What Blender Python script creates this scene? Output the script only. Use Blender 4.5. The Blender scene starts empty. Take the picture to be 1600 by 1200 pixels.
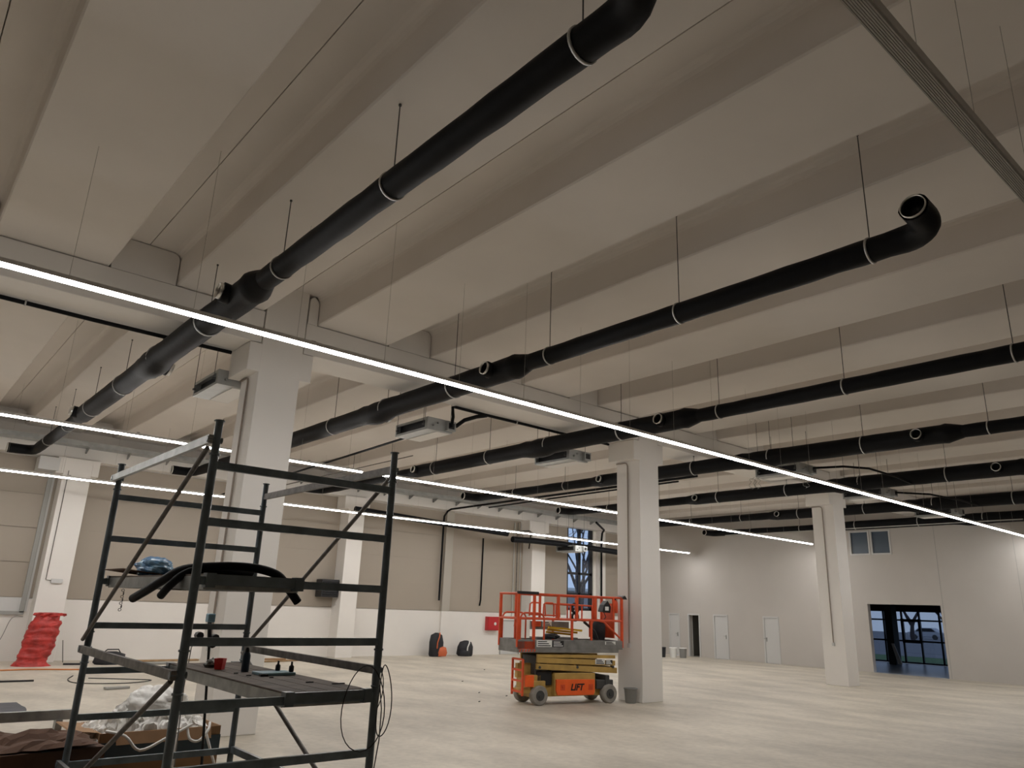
import bpy, math, random
from mathutils import Vector, Matrix, noise
random.seed(7)
S = bpy.context.scene
COL = S.collection
PI = math.pi

# ------------------------------------------------------------------ camera
H = 2.017
YAW, PITCH, ROLL, F = math.radians(49.9146), math.radians(16.8467), math.radians(2.1235), 1153.41
fw = Vector((math.cos(PITCH)*math.cos(YAW), math.cos(PITCH)*math.sin(YAW), math.sin(PITCH)))
rt = Vector((math.sin(YAW), -math.cos(YAW), 0))
up = rt.cross(fw)
rt, up = math.cos(ROLL)*rt + math.sin(ROLL)*up, -math.sin(ROLL)*rt + math.cos(ROLL)*up
cam = bpy.data.cameras.new('camera')
cam.sensor_width = 36.0
cam.sensor_fit = 'HORIZONTAL'
cam.lens = 36.0*F/1600.0
cam.clip_start, cam.clip_end = 0.05, 400
camo = bpy.data.objects.new('camera', cam)
mw = Matrix((rt, up, -fw)).transposed().to_4x4()
mw.translation = (0, 0, H)
camo.matrix_world = mw
COL.objects.link(camo)
S.camera = camo

# ------------------------------------------------------------------ world: dusk sky
W = bpy.data.worlds.new('dusk_sky')
S.world = W
W.use_nodes = True
wt = W.node_tree
bg = wt.nodes['Background']
tc = wt.nodes.new('ShaderNodeTexCoord')
sep = wt.nodes.new('ShaderNodeSeparateXYZ')
rmp = wt.nodes.new('ShaderNodeValToRGB')
rmp.color_ramp.elements[0].position = 0.0
rmp.color_ramp.elements[0].color = (0.62, 0.73, 0.93, 1)
rmp.color_ramp.elements[1].position = 0.7
rmp.color_ramp.elements[1].color = (0.44, 0.55, 0.80, 1)
wt.links.new(tc.outputs['Generated'], sep.inputs[0])
wt.links.new(sep.outputs['Z'], rmp.inputs[0])
wt.links.new(rmp.outputs[0], bg.inputs['Color'])
bg.inputs['Strength'].default_value = 0.85
LED_STRENGTH = 52.0

S.view_settings.view_transform = 'Standard'
S.view_settings.look = 'None'
S.view_settings.gamma = 1
S.view_settings.exposure = 0.0
S.view_settings.use_curve_mapping = False
S.cycles.diffuse_bounces = 6
S.cycles.max_bounces = 10

# ------------------------------------------------------------------ materials
MATS = {}
def mat(name, col, rough=0.6, metal=0.0, var=0.0, scale=3.0, bump=0.0, bscale=20.0, emit=None, alpha=None, col2=None, spec=None, trans=0.0, detail=4):
    m = bpy.data.materials.new(name)
    m.use_nodes = True
    nt = m.node_tree
    b = nt.nodes['Principled BSDF']
    b.inputs['Base Color'].default_value = (*col, 1)
    b.inputs['Roughness'].default_value = rough
    b.inputs['Metallic'].default_value = metal
    if spec is not None: b.inputs['Specular IOR Level'].default_value = spec
    if trans: b.inputs['Transmission Weight'].default_value = trans
    if var or col2:
        t = nt.nodes.new('ShaderNodeTexCoord')
        n = nt.nodes.new('ShaderNodeTexNoise')
        n.inputs['Scale'].default_value = scale
        n.inputs['Detail'].default_value = detail
        r = nt.nodes.new('ShaderNodeValToRGB')
        c2 = col2 if col2 else tuple(c*(1-var) for c in col)
        r.color_ramp.elements[0].position = 0.35
        r.color_ramp.elements[0].color = (*c2, 1)
        r.color_ramp.elements[1].position = 0.65
        r.color_ramp.elements[1].color = (*col, 1)
        nt.links.new(t.outputs['Object'], n.inputs['Vector'])
        nt.links.new(n.outputs[0], r.inputs[0])
        nt.links.new(r.outputs[0], b.inputs['Base Color'])
    if bump:
        t = nt.nodes.new('ShaderNodeTexCoord')
        n = nt.nodes.new('ShaderNodeTexNoise')
        n.inputs['Scale'].default_value = bscale
        n.inputs['Detail'].default_value = 3
        bp = nt.nodes.new('ShaderNodeBump')
        bp.inputs['Strength'].default_value = bump
        bp.inputs['Distance'].default_value = 0.02
        nt.links.new(t.outputs['Object'], n.inputs['Vector'])
        nt.links.new(n.outputs[0], bp.inputs['Height'])
        nt.links.new(bp.outputs[0], b.inputs['Normal'])
    if emit:
        b.inputs['Emission Color'].default_value = (*emit[0], 1)
        b.inputs['Emission Strength'].default_value = emit[1]
    MATS[name] = m
    return m
mat('white_paint', (0.78, 0.75, 0.71), 0.7, var=0.04, scale=0.8, bump=0.05, bscale=30)
mat('ceiling_paint', (0.80, 0.755, 0.71), 0.75, var=0.05, scale=0.7, bump=0.05, bscale=25)
mat('beige_panel', (0.36, 0.312, 0.258), 0.55, var=0.03, scale=0.6)
mat('post_beige', (0.40, 0.37, 0.32), 0.6)
mat('end_wall_paint', (0.53, 0.50, 0.465), 0.75, var=0.04, scale=0.8)
mat('door_paint', (0.58, 0.58, 0.57), 0.45)
mat('grey_trim', (0.34, 0.34, 0.32), 0.5)
mat('galv', (0.42, 0.43, 0.42), 0.42, 0.8, var=0.3, scale=9, bump=0.05)
mat('tray_galv', (0.46, 0.48, 0.48), 0.5, 0.5, var=0.2, scale=6)
mat('conduit_tan', (0.30, 0.25, 0.21), 0.6)
mat('shiny_steel', (0.75, 0.75, 0.73), 0.3, 1.0)
mat('rubber', (0.0055, 0.006, 0.0075), 0.55, spec=0.14, var=0.25, scale=5, bump=0.15, bscale=8)
mat('black', (0.01, 0.01, 0.012), 0.5)
mat('black_gloss', (0.012, 0.012, 0.014), 0.25)
mat('black_cable', (0.015, 0.015, 0.015), 0.6)
mat('band', (0.50, 0.50, 0.49), 0.4, 0.7)
mat('rod', (0.10, 0.10, 0.10), 0.5, 0.6)
mat('wire', (0.25, 0.24, 0.22), 0.5, 0.5)
mat('thin_wire', (0.40, 0.38, 0.35), 0.5)
mat('housing', (0.66, 0.65, 0.63), 0.5, 0.0)
mat('led', (1, 1, 1), 0.5, emit=((1.0, 0.975, 0.95), LED_STRENGTH))
mat('diffuser_off', (0.44, 0.43, 0.41), 0.45)
mat('fan_case', (0.42, 0.43, 0.42), 0.45, 0.6, var=0.15, scale=4)
mat('fan_foam', (0.75, 0.73, 0.70), 0.7)
mat('scaffold_paint', (0.16, 0.195, 0.22), 0.28, 0.0, var=0.35, scale=7, bump=0.04)
mat('rung_paint', (0.20, 0.25, 0.285), 0.33, 0.0, var=0.35, scale=9)
mat('deck_wood', (0.17, 0.135, 0.11), 0.75, var=0.35, scale=6, bump=0.1)
mat('old_rail', (0.19, 0.175, 0.16), 0.55, 0.3, var=0.4, scale=14)
mat('cardboard', (0.36, 0.21, 0.11), 0.85, var=0.15, scale=5)
mat('cardboard_dark', (0.12, 0.062, 0.038), 0.9, var=0.25, scale=5)
mat('tape', (0.05, 0.08, 0.10), 0.5)
mat('plastic_white', (0.88, 0.86, 0.82), 0.35, var=0.08, scale=8, bump=0.3, bscale=14)
mat('bag_blue', (0.06, 0.24, 0.55), 0.22, col2=(0.30, 0.52, 0.72), scale=14, bump=0.3, bscale=25)
mat('red_plastic', (0.75, 0.02, 0.02), 0.4)
mat('sack_red', (0.50, 0.035, 0.028), 0.5, var=0.45, scale=5, bump=0.6, bscale=9)
mat('cab_red', (0.45, 0.02, 0.025), 0.4)
mat('lift_red', (0.72, 0.09, 0.025), 0.42, var=0.2, scale=5)
mat('lift_orange', (0.90, 0.13, 0.02), 0.38, var=0.1, scale=5)
mat('lift_yellow', (0.52, 0.33, 0.09), 0.5, var=0.25, scale=4)
mat('lift_grey', (0.27, 0.265, 0.255), 0.5, 0.4, var=0.3, scale=5)
mat('lift_yellow_bright', (0.75, 0.47, 0.03), 0.45)
mat('tyre', (0.30, 0.28, 0.25), 0.85, var=0.25, scale=9)
mat('hub', (0.05, 0.05, 0.05), 0.6)
mat('sticker', (0.75, 0.75, 0.72), 0.5)
mat('bucket_grey', (0.22, 0.22, 0.21), 0.55)
mat('bag_black', (0.015, 0.016, 0.02), 0.7, bump=0.3, bscale=18)
mat('bag_orange', (0.55, 0.12, 0.04), 0.6)
mat('frame_black', (0.012, 0.014, 0.02), 0.4)
mat('road', (0.22, 0.22, 0.23), 0.9, var=0.15, scale=.6)
mat('asphalt', (0.10, 0.10, 0.11), 0.9, var=0.2, scale=2)
mat('grass', (0.09, 0.19, 0.055), 0.9, var=0.4, scale=3)
mat('bark', (0.055, 0.045, 0.045), 0.9)
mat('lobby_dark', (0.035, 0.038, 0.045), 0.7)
mat('lobby_floor', (0.30, 0.33, 0.38), 0.3)
mat('facade', (0.33, 0.33, 0.35), 0.8, var=0.1, scale=1)
mat('car_paint', (0.5, 0.52, 0.55), 0.3)
mat('wood_plank', (0.42, 0.27, 0.14), 0.8, var=0.3, scale=6)
mat('orange_cable', (0.60, 0.22, 0.07), 0.6)
mat('bottle_dark', (0.02, 0.035, 0.06), 0.35)
mat('tool_blue', (0.20, 0.33, 0.40), 0.45)
mat('wc_wall', (0.30, 0.29, 0.26), 0.6)
mat('ceramic', (0.8, 0.8, 0.78), 0.2)
# polished concrete floor
def floor_mat():
    m = bpy.data.materials.new('floor_concrete'); m.use_nodes = True
    nt = m.node_tree; b = nt.nodes['Principled BSDF']
    t = nt.nodes.new('ShaderNodeTexCoord')
    mp = nt.nodes.new('ShaderNodeMapping'); mp.inputs['Scale'].default_value = (0.55, 0.28, 1); mp.inputs['Rotation'].default_value = (0, 0, 0.6)
    n1 = nt.nodes.new('ShaderNodeTexNoise'); n1.inputs['Scale'].default_value = 1.6; n1.inputs['Detail'].default_value = 6; n1.inputs['Roughness'].default_value = 0.62
    n2 = nt.nodes.new('ShaderNodeTexNoise'); n2.inputs['Scale'].default_value = 9; n2.inputs['Detail'].default_value = 5
    r1 = nt.nodes.new('ShaderNodeValToRGB')
    e = r1.color_ramp.elements
    e[0].position = 0.36; e[0].color = (0.43, 0.39, 0.325, 1)
    e[1].position = 0.62; e[1].color = (0.60, 0.545, 0.455, 1)
    r2 = nt.nodes.new('ShaderNodeValToRGB')
    e = r2.color_ramp.elements
    e[0].position = 0.3; e[0].color = (0.88, 0.88, 0.88, 1)
    e[1].position = 0.6; e[1].color = (1, 1, 1, 1)
    mx = nt.nodes.new('ShaderNodeMixRGB'); mx.blend_type = 'MULTIPLY'; mx.inputs[0].default_value = 1
    nt.links.new(t.outputs['Object'], mp.inputs[0]); nt.links.new(mp.outputs[0], n1.inputs['Vector']); nt.links.new(t.outputs['Object'], n2.inputs['Vector'])
    nt.links.new(n1.outputs[0], r1.inputs[0]); nt.links.new(n2.outputs[0], r2.inputs[0])
    nt.links.new(r1.outputs[0], mx.inputs[1]); nt.links.new(r2.outputs[0], mx.inputs[2])
    nt.links.new(mx.outputs[0], b.inputs['Base Color'])
    b.inputs['Roughness'].default_value = 0.55
    MATS['floor_concrete'] = m
floor_mat()
# window glass: thin pane
def glass_mat(name, tint, mixf):
    m = bpy.data.materials.new(name); m.use_nodes = True
    nt = m.node_tree; nt.nodes.remove(nt.nodes['Principled BSDF'])
    out = nt.nodes['Material Output']
    tr = nt.nodes.new('ShaderNodeBsdfTransparent'); tr.inputs[0].default_value = (*tint, 1)
    gl = nt.nodes.new('ShaderNodeBsdfGlossy'); gl.inputs['Roughness'].default_value = 0.04
    mx = nt.nodes.new('ShaderNodeMixShader'); mx.inputs[0].default_value = mixf
    nt.links.new(tr.outputs[0], mx.inputs[1]); nt.links.new(gl.outputs[0], mx.inputs[2]); nt.links.new(mx.outputs[0], out.inputs[0])
    MATS[name] = m
glass_mat('glass', (0.85, 0.92, 1.0), 0.08)
mat('glass_blue', (0.035, 0.06, 0.09), 0.35)
glass_mat('glass_dim', (0.66, 0.70, 0.75), 0.06)

# ------------------------------------------------------------------ mesh helpers
class G:
    def __init__(s): s.v = []; s.f = []; s.sm = []
    def add(s, vs, fs, smooth=False):
        o = len(s.v); s.v += [tuple(p) for p in vs]
        for f in fs: s.f.append(tuple(i+o for i in f)); s.sm.append(smooth)
        return s
    def box(s, x0, x1, y0, y1, z0, z1):
        vs = [(x0,y0,z0),(x1,y0,z0),(x1,y1,z0),(x0,y1,z0),(x0,y0,z1),(x1,y0,z1),(x1,y1,z1),(x0,y1,z1)]
        return s.add(vs, [(0,3,2,1),(4,5,6,7),(0,1,5,4),(1,2,6,5),(2,3,7,6),(3,0,4,7)])
    def bar(s, a, b, w, h, upv=(0,0,1)):
        a = Vector(a); b = Vector(b); d = (b-a).normalized(); u = Vector(upv)
        if abs(d.dot(u)) > .99: u = Vector((1,0,0))
        r = d.cross(u).normalized(); u = r.cross(d)
        vs = []
        for p in (a, b):
            for i, j in ((-1,-1),(1,-1),(1,1),(-1,1)): vs.append(p + r*(i*w/2) + u*(j*h/2))
        return s.add(vs, [(0,1,2,3),(7,6,5,4),(0,4,5,1),(1,5,6,2),(2,6,7,3),(3,7,4,0)])
    def tube(s, pts, rad, n=10, caps=True, smooth=True, wob=0.0):
        pts = [Vector(p) for p in pts]; m = len(pts)
        rad = rad if isinstance(rad, (list, tuple)) else [rad]*m
        vs = []; ref = None
        for i, p in enumerate(pts):
            d = (pts[min(i+1, m-1)] - pts[max(i-1, 0)]).normalized()
            if ref is None:
                ref = Vector((0,0,1)) if abs(d.z) < .9 else Vector((1,0,0))
            r = d.cross(ref)
            if r.length < 1e-4: r = d.cross(Vector((0,1,0)))
            r.normalize(); u = r.cross(d).normalized(); ref = u
            for k in range(n):
                a = 2*PI*k/n
                q = r*math.cos(a) + u*math.sin(a)
                rr = rad[i]
                if wob: rr *= 1 + wob*noise.noise((p + q*0.6)*4.0)
                vs.append(p + q*rr)
        fs = []
        for i in range(m-1):
            for k in range(n):
                k2 = (k+1) % n
                fs.append((i*n+k, i*n+k2, (i+1)*n+k2, (i+1)*n+k))
        s.add(vs, fs, smooth)
        if caps:
            s.add(vs[:n], [tuple(range(n))[::-1]]); s.add(vs[-n:], [tuple(range(n))])
        return s
    def ring(s, c, axis, r0, r1, w, n=20):
        """hollow collar: outer r1, inner r0, length w along axis from c"""
        c = Vector(c); d = Vector(axis).normalized()
        ref = Vector((0,0,1)) if abs(d.z) < .9 else Vector((1,0,0))
        r = d.cross(ref).normalized(); u = r.cross(d)
        vs = []
        for (rr, t) in ((r0,0),(r1,0),(r1,w),(r0,w)):
            for k in range(n):
                a = 2*PI*k/n
                vs.append(c + d*t + (r*math.cos(a)+u*math.sin(a))*rr)
        fs = []
        for j in range(4):
            j2 = (j+1) % 4
            for k in range(n):
                k2 = (k+1) % n
                fs.append((j*n+k, j*n+k2, j2*n+k2, j2*n+k))
        return s.add(vs, fs, True)
    def prism(s, poly, axis, t0, t1):
        """extrude a 2D polygon along axis 0/1/2"""
        n = len(poly); vs = []
        for t in (t0, t1):
            for (a, b) in poly:
                vs.append((t,a,b) if axis == 0 else (a,t,b) if axis == 1 else (a,b,t))
        fs = [(i, (i+1) % n, n+(i+1) % n, n+i) for i in range(n)]
        fs += [tuple(range(n))[::-1], tuple(range(n, 2*n))]
        return s.add(vs, fs)
    def lathe(s, prof, c=(0,0,0), n=20, smooth=True, wob=0.0, lean=(0,0), sq=1.0, seed=0):
        vs = []
        z1 = max(p[1] for p in prof) or 1
        for (r, z) in prof:
            for k in range(n):
                a = 2*PI*k/n
                rr = r
                if wob: rr *= 1 + wob*noise.noise(Vector((math.cos(a)*1.6+seed, math.sin(a)*1.6, z*9)))
                vs.append((c[0]+rr*math.cos(a)+lean[0]*z, c[1]+rr*sq*math.sin(a)+lean[1]*z, c[2]+z))
        fs = []
        for i in range(len(prof)-1):
            for k in range(n):
                k2 = (k+1) % n
                fs.append((i*n+k, i*n+k2, (i+1)*n+k2, (i+1)*n+k))
        s.add(vs, fs, smooth)
        s.add(vs[:n], [tuple(range(n))[::-1]]); s.add(vs[-n:], [tuple(range(n))])
        return s
    def obj(s, name, m, parent=None, world=True, bevel=0):
        me = bpy.data.meshes.new(name)
        v = s.v
        if parent is not None and world:
            L = parent.get('_o', (0,0,0)); v = [(p[0]-L[0], p[1]-L[1], p[2]-L[2]) for p in v]
        me.from_pydata(v, [], s.f)
        me.polygons.foreach_set('use_smooth', s.sm)
        me.materials.append(MATS[m])
        me.update()
        o = bpy.data.objects.new(name, me); COL.objects.link(o)
        if parent is not None: o.parent = parent
        if parent is None: o['_o'] = (0.0,0.0,0.0)
        elif parent is not None: o['_o'] = tuple(parent.get('_o', (0.0,0.0,0.0)))
        if bevel:
            b = o.modifiers.new('b', 'BEVEL'); b.width = bevel; b.segments = 2; b.limit_method = 'ANGLE'
        return o
def tag(o, label=None, cat=None, group=None, kind=None):
    if label: o['label'] = label
    if cat: o['category'] = cat
    if group: o['group'] = group
    if kind: o['kind'] = kind
    return o
def thing(name, loc, label, cat, group=None, rotz=0, kind=None):
    o = bpy.data.objects.new(name, None); COL.objects.link(o)
    o.location = loc; o.rotation_euler = (0,0,rotz); o.empty_display_size = 0.2
    o['_o'] = tuple(float(c) for c in loc)
    return tag(o, label, cat, group, kind)
def wall_boxes(g, axis, t0, t1, u0, u1, z0, z1, holes):
    """wall slab along u with rectangular holes (u0,u1,z0,z1)"""
    us = sorted({u0, u1, *[h[0] for h in holes], *[h[1] for h in holes]})
    zs = sorted({z0, z1, *[h[2] for h in holes], *[h[3] for h in holes]})
    for a, b in zip(us, us[1:]):
        run = None
        for c, d in zip(zs, zs[1:]):
            um, zm = (a+b)/2, (c+d)/2
            if any(h[0] < um < h[1] and h[2] < zm < h[3] for h in holes):
                if run: _wb(g, axis, t0, t1, a, b, *run); run = None
            else: run = (run[0] if run else c, d)
        if run: _wb(g, axis, t0, t1, a, b, *run)
def _wb(g, axis, t0, t1, a, b, c, d):
    g.box(t0, t1, a, b, c, d) if axis == 0 else g.box(a, b, t0, t1, c, d)

# ------------------------------------------------------------------ the hall
YW, XW = 27.0, 32.6            # far left wall, right wall
XN, YN = -13.0, -13.0            # walls behind the camera
ZS, ZT = 6.85, 7.40            # rib soffit, trough top
BY0, BY1, BZ0 = 12.04, 12.90, 6.25   # main beam
def ceil_z(x, y):
    if BY0 <= y <= BY1: return BZ0
    t = (x - 0.43) % 2.5
    return ZS if t < 1.5 else ZT

fl = G().box(XN-.3, XW, YN-.3, YW+.3, -0.2, 0).obj('floor', 'floor_concrete'); tag(fl, 'bare beige concrete floor of the empty hall', None, kind='structure')

ce = G().box(XN-.3, XW+.3, YN-.3, YW+.3, ZT+.14, ZT+.3).obj('ceiling', 'ceiling_paint'); tag(ce, 'white precast concrete ribbed ceiling', None, kind='structure')
def ceil_profile(c):
    p = [(c+.006, ZT)]
    R = .12
    for i in range(5):
        a = i/4*PI/2
        p.append((c+.5-R+R*math.sin(a), ZT-R+R*math.cos(a)))
    p += [(c+.5, ZS+.02), (c+.52, ZS), (c+1.98, ZS), (c+2.0, ZS+.02)]
    for i in range(5):
        a = PI/2 - i/4*PI/2
        p.append((c+2.0+R-R*math.sin(a), ZT-R+R*math.cos(a)))
    p += [(c+2.494, ZT), (c+2.494, ZT+.14), (c+.006, ZT+.14)]
    return p
for (y0, y1) in ((YN, 12.47), (12.47, YW)):
    me = None
    for k in range(-6, 14):
        c = -0.07 + 2.5*k
        if me is None:
            o = G().prism(ceil_profile(0), 1, y0, y1).obj('ceiling_panel', 'ceiling_paint', ce); me = o.data
        else:
            o = bpy.data.objects.new('ceiling_panel', me); COL.objects.link(o); o.parent = ce
        o.location.x = c

# left far wall (Y = 27): white upstand, beige panels above, window bay
WIN = (26.75, 28.65, 2.0, 6.1)
g = G(); wall_boxes(g, 1, YW, YW+.3, XN-.3, XW+.3, 0, ZT+.1, [WIN])
wl = g.obj('wall_left', 'white_paint'); tag(wl, 'far long wall with white base and beige panels', None, kind='structure')
G().box(XN, 26.75, YW-.06, YW, 0, 1.77).box(28.65, XW, YW-.06, YW, 0, 1.77).box(26.75, 28.65, YW-.06, YW, 0, 1.77).obj('wall_upstand', 'white_paint', wl)
pil = [(-5.9, -5.15), (4.14, 4.92), (14.05, 14.75), (23.75, 24.6)]
bays = [(-5.15, -.6), (-.25, 4.14), (4.92, 9.42), (9.72, 14.05), (14.75, 19.15), (19.55, 23.75), (24.6, 26.7), (29.4, XW)]
rows = [1.79, 2.83, 3.87, 4.91, 5.98]
for (a, b) in bays:
    G().box(a, b, YW-.03, YW+.01, 1.79, 5.98).obj('panel_backing', 'beige_panel', wl)
    for z0, z1 in zip(rows, rows[1:]):
        G().box(a, b, YW-.045, YW-.03, z0+.003, z1-.003).obj('wall_panel', 'beige_panel', wl)
for i, (a, b) in enumerate(pil):
    t = tag(G().box(a, b, YW-.7, YW, 0, 6.0).obj('wall_column', 'white_paint', bevel=.01), ['white column on the far wall, out at the far left', 'white wall column behind the red sack', 'white wall column beside the black wall heater', 'white wall column behind the scissor lift'][i], None, kind='structure')
    G().box(a-.2, a-.002, YW-.7, YW-.05, 5.5, 6.0).obj('corbel', 'white_paint', t)
    G().box(b+.002, b+.2, YW-.7, YW-.05, 5.5, 6.0).obj('corbel', 'white_paint', t)
for i, (a, b) in enumerate([(-.6, -.25), (9.42, 9.72), (19.15, 19.55), (28.85, 29.4)]):
    tr = tag(G().box(a, b, YW-.16, YW, 0, 1.77).obj('trim_%d' % (i+1), 'white_paint'), ['thin wall post left of the shutter bay', 'thin white wall post seen behind the scaffold column', 'thin beige wall post beside the black pipe', 'thin wall post right of the tall window'][i], None, kind='structure')
    G().box(a, b, YW-.16, YW, 1.77, 6.0).obj('post_upper', 'post_beige' if i == 2 else 'white_paint', tr)
tag(G().box(XN, XW, YW-.5, YW, 6.0, ZS+.02).obj('wall_beam', 'white_paint', bevel=.01), 'white edge beam above the beige panels of the far wall', None, kind='structure')

# window in the far wall
wf = G()
x0, x1, z0, z1 = WIN
for a, b in ((x0, x0+.14), (x1-.22, x1), ((x0+x1)/2-.09, (x0+x1)/2+.09)): wf.box(a, b, YW+.06, YW+.16, z0, z1)
for a in (z0, 2.72, 3.72, 5.45, z1-.1): wf.box(x0, x1, YW+.06, YW+.16, a, a+.12)
w1 = wf.obj('window_1', 'frame_black'); tag(w1, 'tall dark framed window showing bare trees', None, kind='structure')
xm = (x0+x1)/2
for (a, b) in ((x0+.14, xm-.09), (xm+.09, x1-.22)):
    for (c, d) in ((2.12, 2.72), (2.84, 3.72), (3.84, 5.45), (5.57, 6.0)):
        G().box(a, b, YW+.10, YW+.115, c, d).obj('pane', 'glass', w1)

# right wall (X = 32.6)
DOORS = [(24.68, 25.25), (23.42, 24.06), (21.80, 22.53), (19.10, 19.80)]
OPEN = (12.03, 14.90, 0, 2.70)
WINS = [(14.58, 15.36, 4.76, 5.70), (13.70, 14.45, 4.76, 5.70)]
holes = [(a, b, 0, 2.0) for a, b in DOORS] + [OPEN] + WINS
g = G(); wall_boxes(g, 0, XW, XW+.25, YN-.3, YW+.3, 0, ZT+.1, holes)
wr = g.obj('wall_right', 'end_wall_paint'); tag(wr, 'right end wall with doors and a wide opening', None, kind='structure')
G().box(XW-.006, XW, 11.93, 11.945, 0, 6.2).box(XW-.006, XW, 9.2, 9.21, 0, 6.2).obj('wall_joint', 'grey_trim', wr)
for i, (a, b) in enumerate(DOORS):
    fr = G().box(XW-.03, XW+.1, a-.05, a+.02, 0, 2.05).box(XW-.03, XW+.1, b-.02, b+.05, 0, 2.05).box(XW-.03, XW+.1, a+.02, b-.02, 1.98, 2.05)
    d = fr.obj('door_%d' % (i+1), 'door_paint')
    tag(d, ['closed white door in the right wall, next to the corner', 'open doorway in the right wall showing a wash basin', 'closed white door right of the open doorway', 'white door in the right wall standing alone'][i], None, kind='structure')
    if i != 1:
        lf = G().box(XW+.005, XW+.045, a+.025, b-.025, .01, 1.975).obj('door_leaf', 'door_paint', d)
        hy = a+.09 if i < 3 else b-.09
        G().box(XW-.012, XW+.006, hy-.02, hy+.02, .93, 1.12).box(XW-.06, XW-.012, hy-.01, hy+.01, 1.05, 1.07).box(XW-.065, XW-.05, hy-.01, hy+.11, 1.05, 1.07).obj('door_handle', 'galv', lf)
    else:
        lf = G().box(XW+.26, XW+.30, b-.02, b+.5, .01, 1.975).obj('door_leaf', 'door_paint', d)
for i, (a, b, c, e) in enumerate(WINS):
    w = G().box(XW-.03, XW+.12, a-.04, a+.02, c-.04, e+.04).box(XW-.03, XW+.12, b-.02, b+.04, c-.04, e+.04).box(XW-.03, XW+.12, a+.02, b-.02, c-.04, c+.02).box(XW-.03, XW+.12, a+.02, b-.02, e-.02, e+.04).obj('window_%d' % (i+2), 'door_paint')
    tag(w, ['left of the two small dark windows high in the right wall', 'right of the two small dark windows high in the right wall'][i], None, kind='structure')
    G().box(XW+.04, XW+.05, a+.02, b-.02, c+.02, e-.02).obj('pane', 'glass_blue', w)
# wash room behind the open doorway
g = G().box(XW+.25, XW+2.2, 22.95, 23.05, 0, 2.6).box(XW+.25, XW+2.2, 24.35, 24.45, 0, 2.6).box(XW+2.1, XW+2.2, 23.05, 24.35, 0, 2.6).box(XW+.25, XW+2.2, 22.95, 24.45, 2.6, 2.7).box(XW, XW+2.2, 22.95, 24.45, -.1, 0)
tag(g.obj('wall_washroom', 'wc_wall'), 'small dim washroom behind the open doorway', None, kind='structure')
b = thing('wash_basin', (XW+1.1, 23.25, 0), 'white wash basin on a pedestal seen through the open doorway', 'basin')
G().lathe([(.06, .78), (.17, .80), (.22, .90), (.20, .90), (.14, .83)], (XW+1.1, 23.32, 0), 16).obj('bowl', 'ceramic', b)
G().lathe([(.09, 0), (.07, .3), (.07, .80)], (XW+1.1, 23.30, 0), 12).obj('pedestal', 'ceramic', b)
# walls behind the camera
tag(G().box(XN-.3, XN, YN-.3, YW+.3, 0, ZT+.1).obj('wall_near', 'beige_panel'), 'beige wall behind the camera', None, kind='structure')
tag(G().box(XN, XW, YN-.3, YN, 0, ZT+.1).obj('wall_back', 'beige_panel'), 'beige wall behind the camera at the back', None, kind='structure')

# main beam line with columns
CX = [-5.55, 4.45, 14.45, 24.5]
cl = ['white concrete column far left, outside the view', 'white concrete column standing behind the scaffold', 'white concrete column beside the scissor lift', 'white concrete column in front of the right end wall']
for i, x in enumerate(CX):
    c = thing('concrete_column', (x+.375, BY0+.375, 0), cl[i], None, kind='structure')
    G().box(x, x+.75, BY0-.012, BY0+.75, 0, ZT).obj('shaft', 'white_paint', c, bevel=.012)
    poly = [(x-.21, 5.73), (x+.96, 5.73), (x+.96, 6.236), (x-.21, 6.236)]
    G().prism(poly, 1, BY0-.010, BY0+.85).obj('corbel', 'white_paint', c, bevel=.012)
    if i:
        G().tube([(x-.02, BY0+.37, 1.3), (x-.02, BY0+.37, 5.62), (x-.02, BY0+.40, 5.68), (x-.02, BY0+.45, 5.70), (x-.02, BY0+.74, 5.70)], .017, 8).obj('conduit', 'conduit_tan', c)
        G().box(x-.05, x, BY0+.33, BY0+.41, 1.2, 1.3).obj('socket', 'door_paint', c)
spans = [(XN, -5.55), (-4.78, 4.44), (5.21, 14.44), (15.21, 24.49), (25.26, XW)]
for i, (a, b) in enumerate(spans):
    bm = thing('concrete_beam', (a, BY0, BZ0), ['concrete beam span behind the camera side', 'concrete beam span left of the first column', 'concrete beam span between the scaffold and lift columns', 'concrete beam span right of the lift column', 'concrete beam span running into the right wall'][i], None, kind='structure')
    G().box(a+.006, b-.006, BY0, BY1, BZ0, ZS-.018).obj('beam_body', 'white_paint', bm, bevel=.012)
    k = math.floor((a-1.93)/2.5)
    while 1.93+2.5*k < b:
        xa, xb = max(1.948+2.5*k, a+.02), min(2.912+2.5*k, b-.02)
        if xb-xa > .15:
            R = .12
            pol = [(xa, ZS-.015), (xb, ZS-.015)] + [(xb-R+R*math.cos(q*PI/8), ZT-.016-R+R*math.sin(q*PI/8)) for q in range(5)] + [(xa+R-R*math.sin(q*PI/8), ZT-.016-R+R*math.cos(q*PI/8)) for q in range(5)]
            G().prism(pol, 1, BY0+.004, BY1).obj('infill_plate', 'white_paint', bm)
        k += 1

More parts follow.
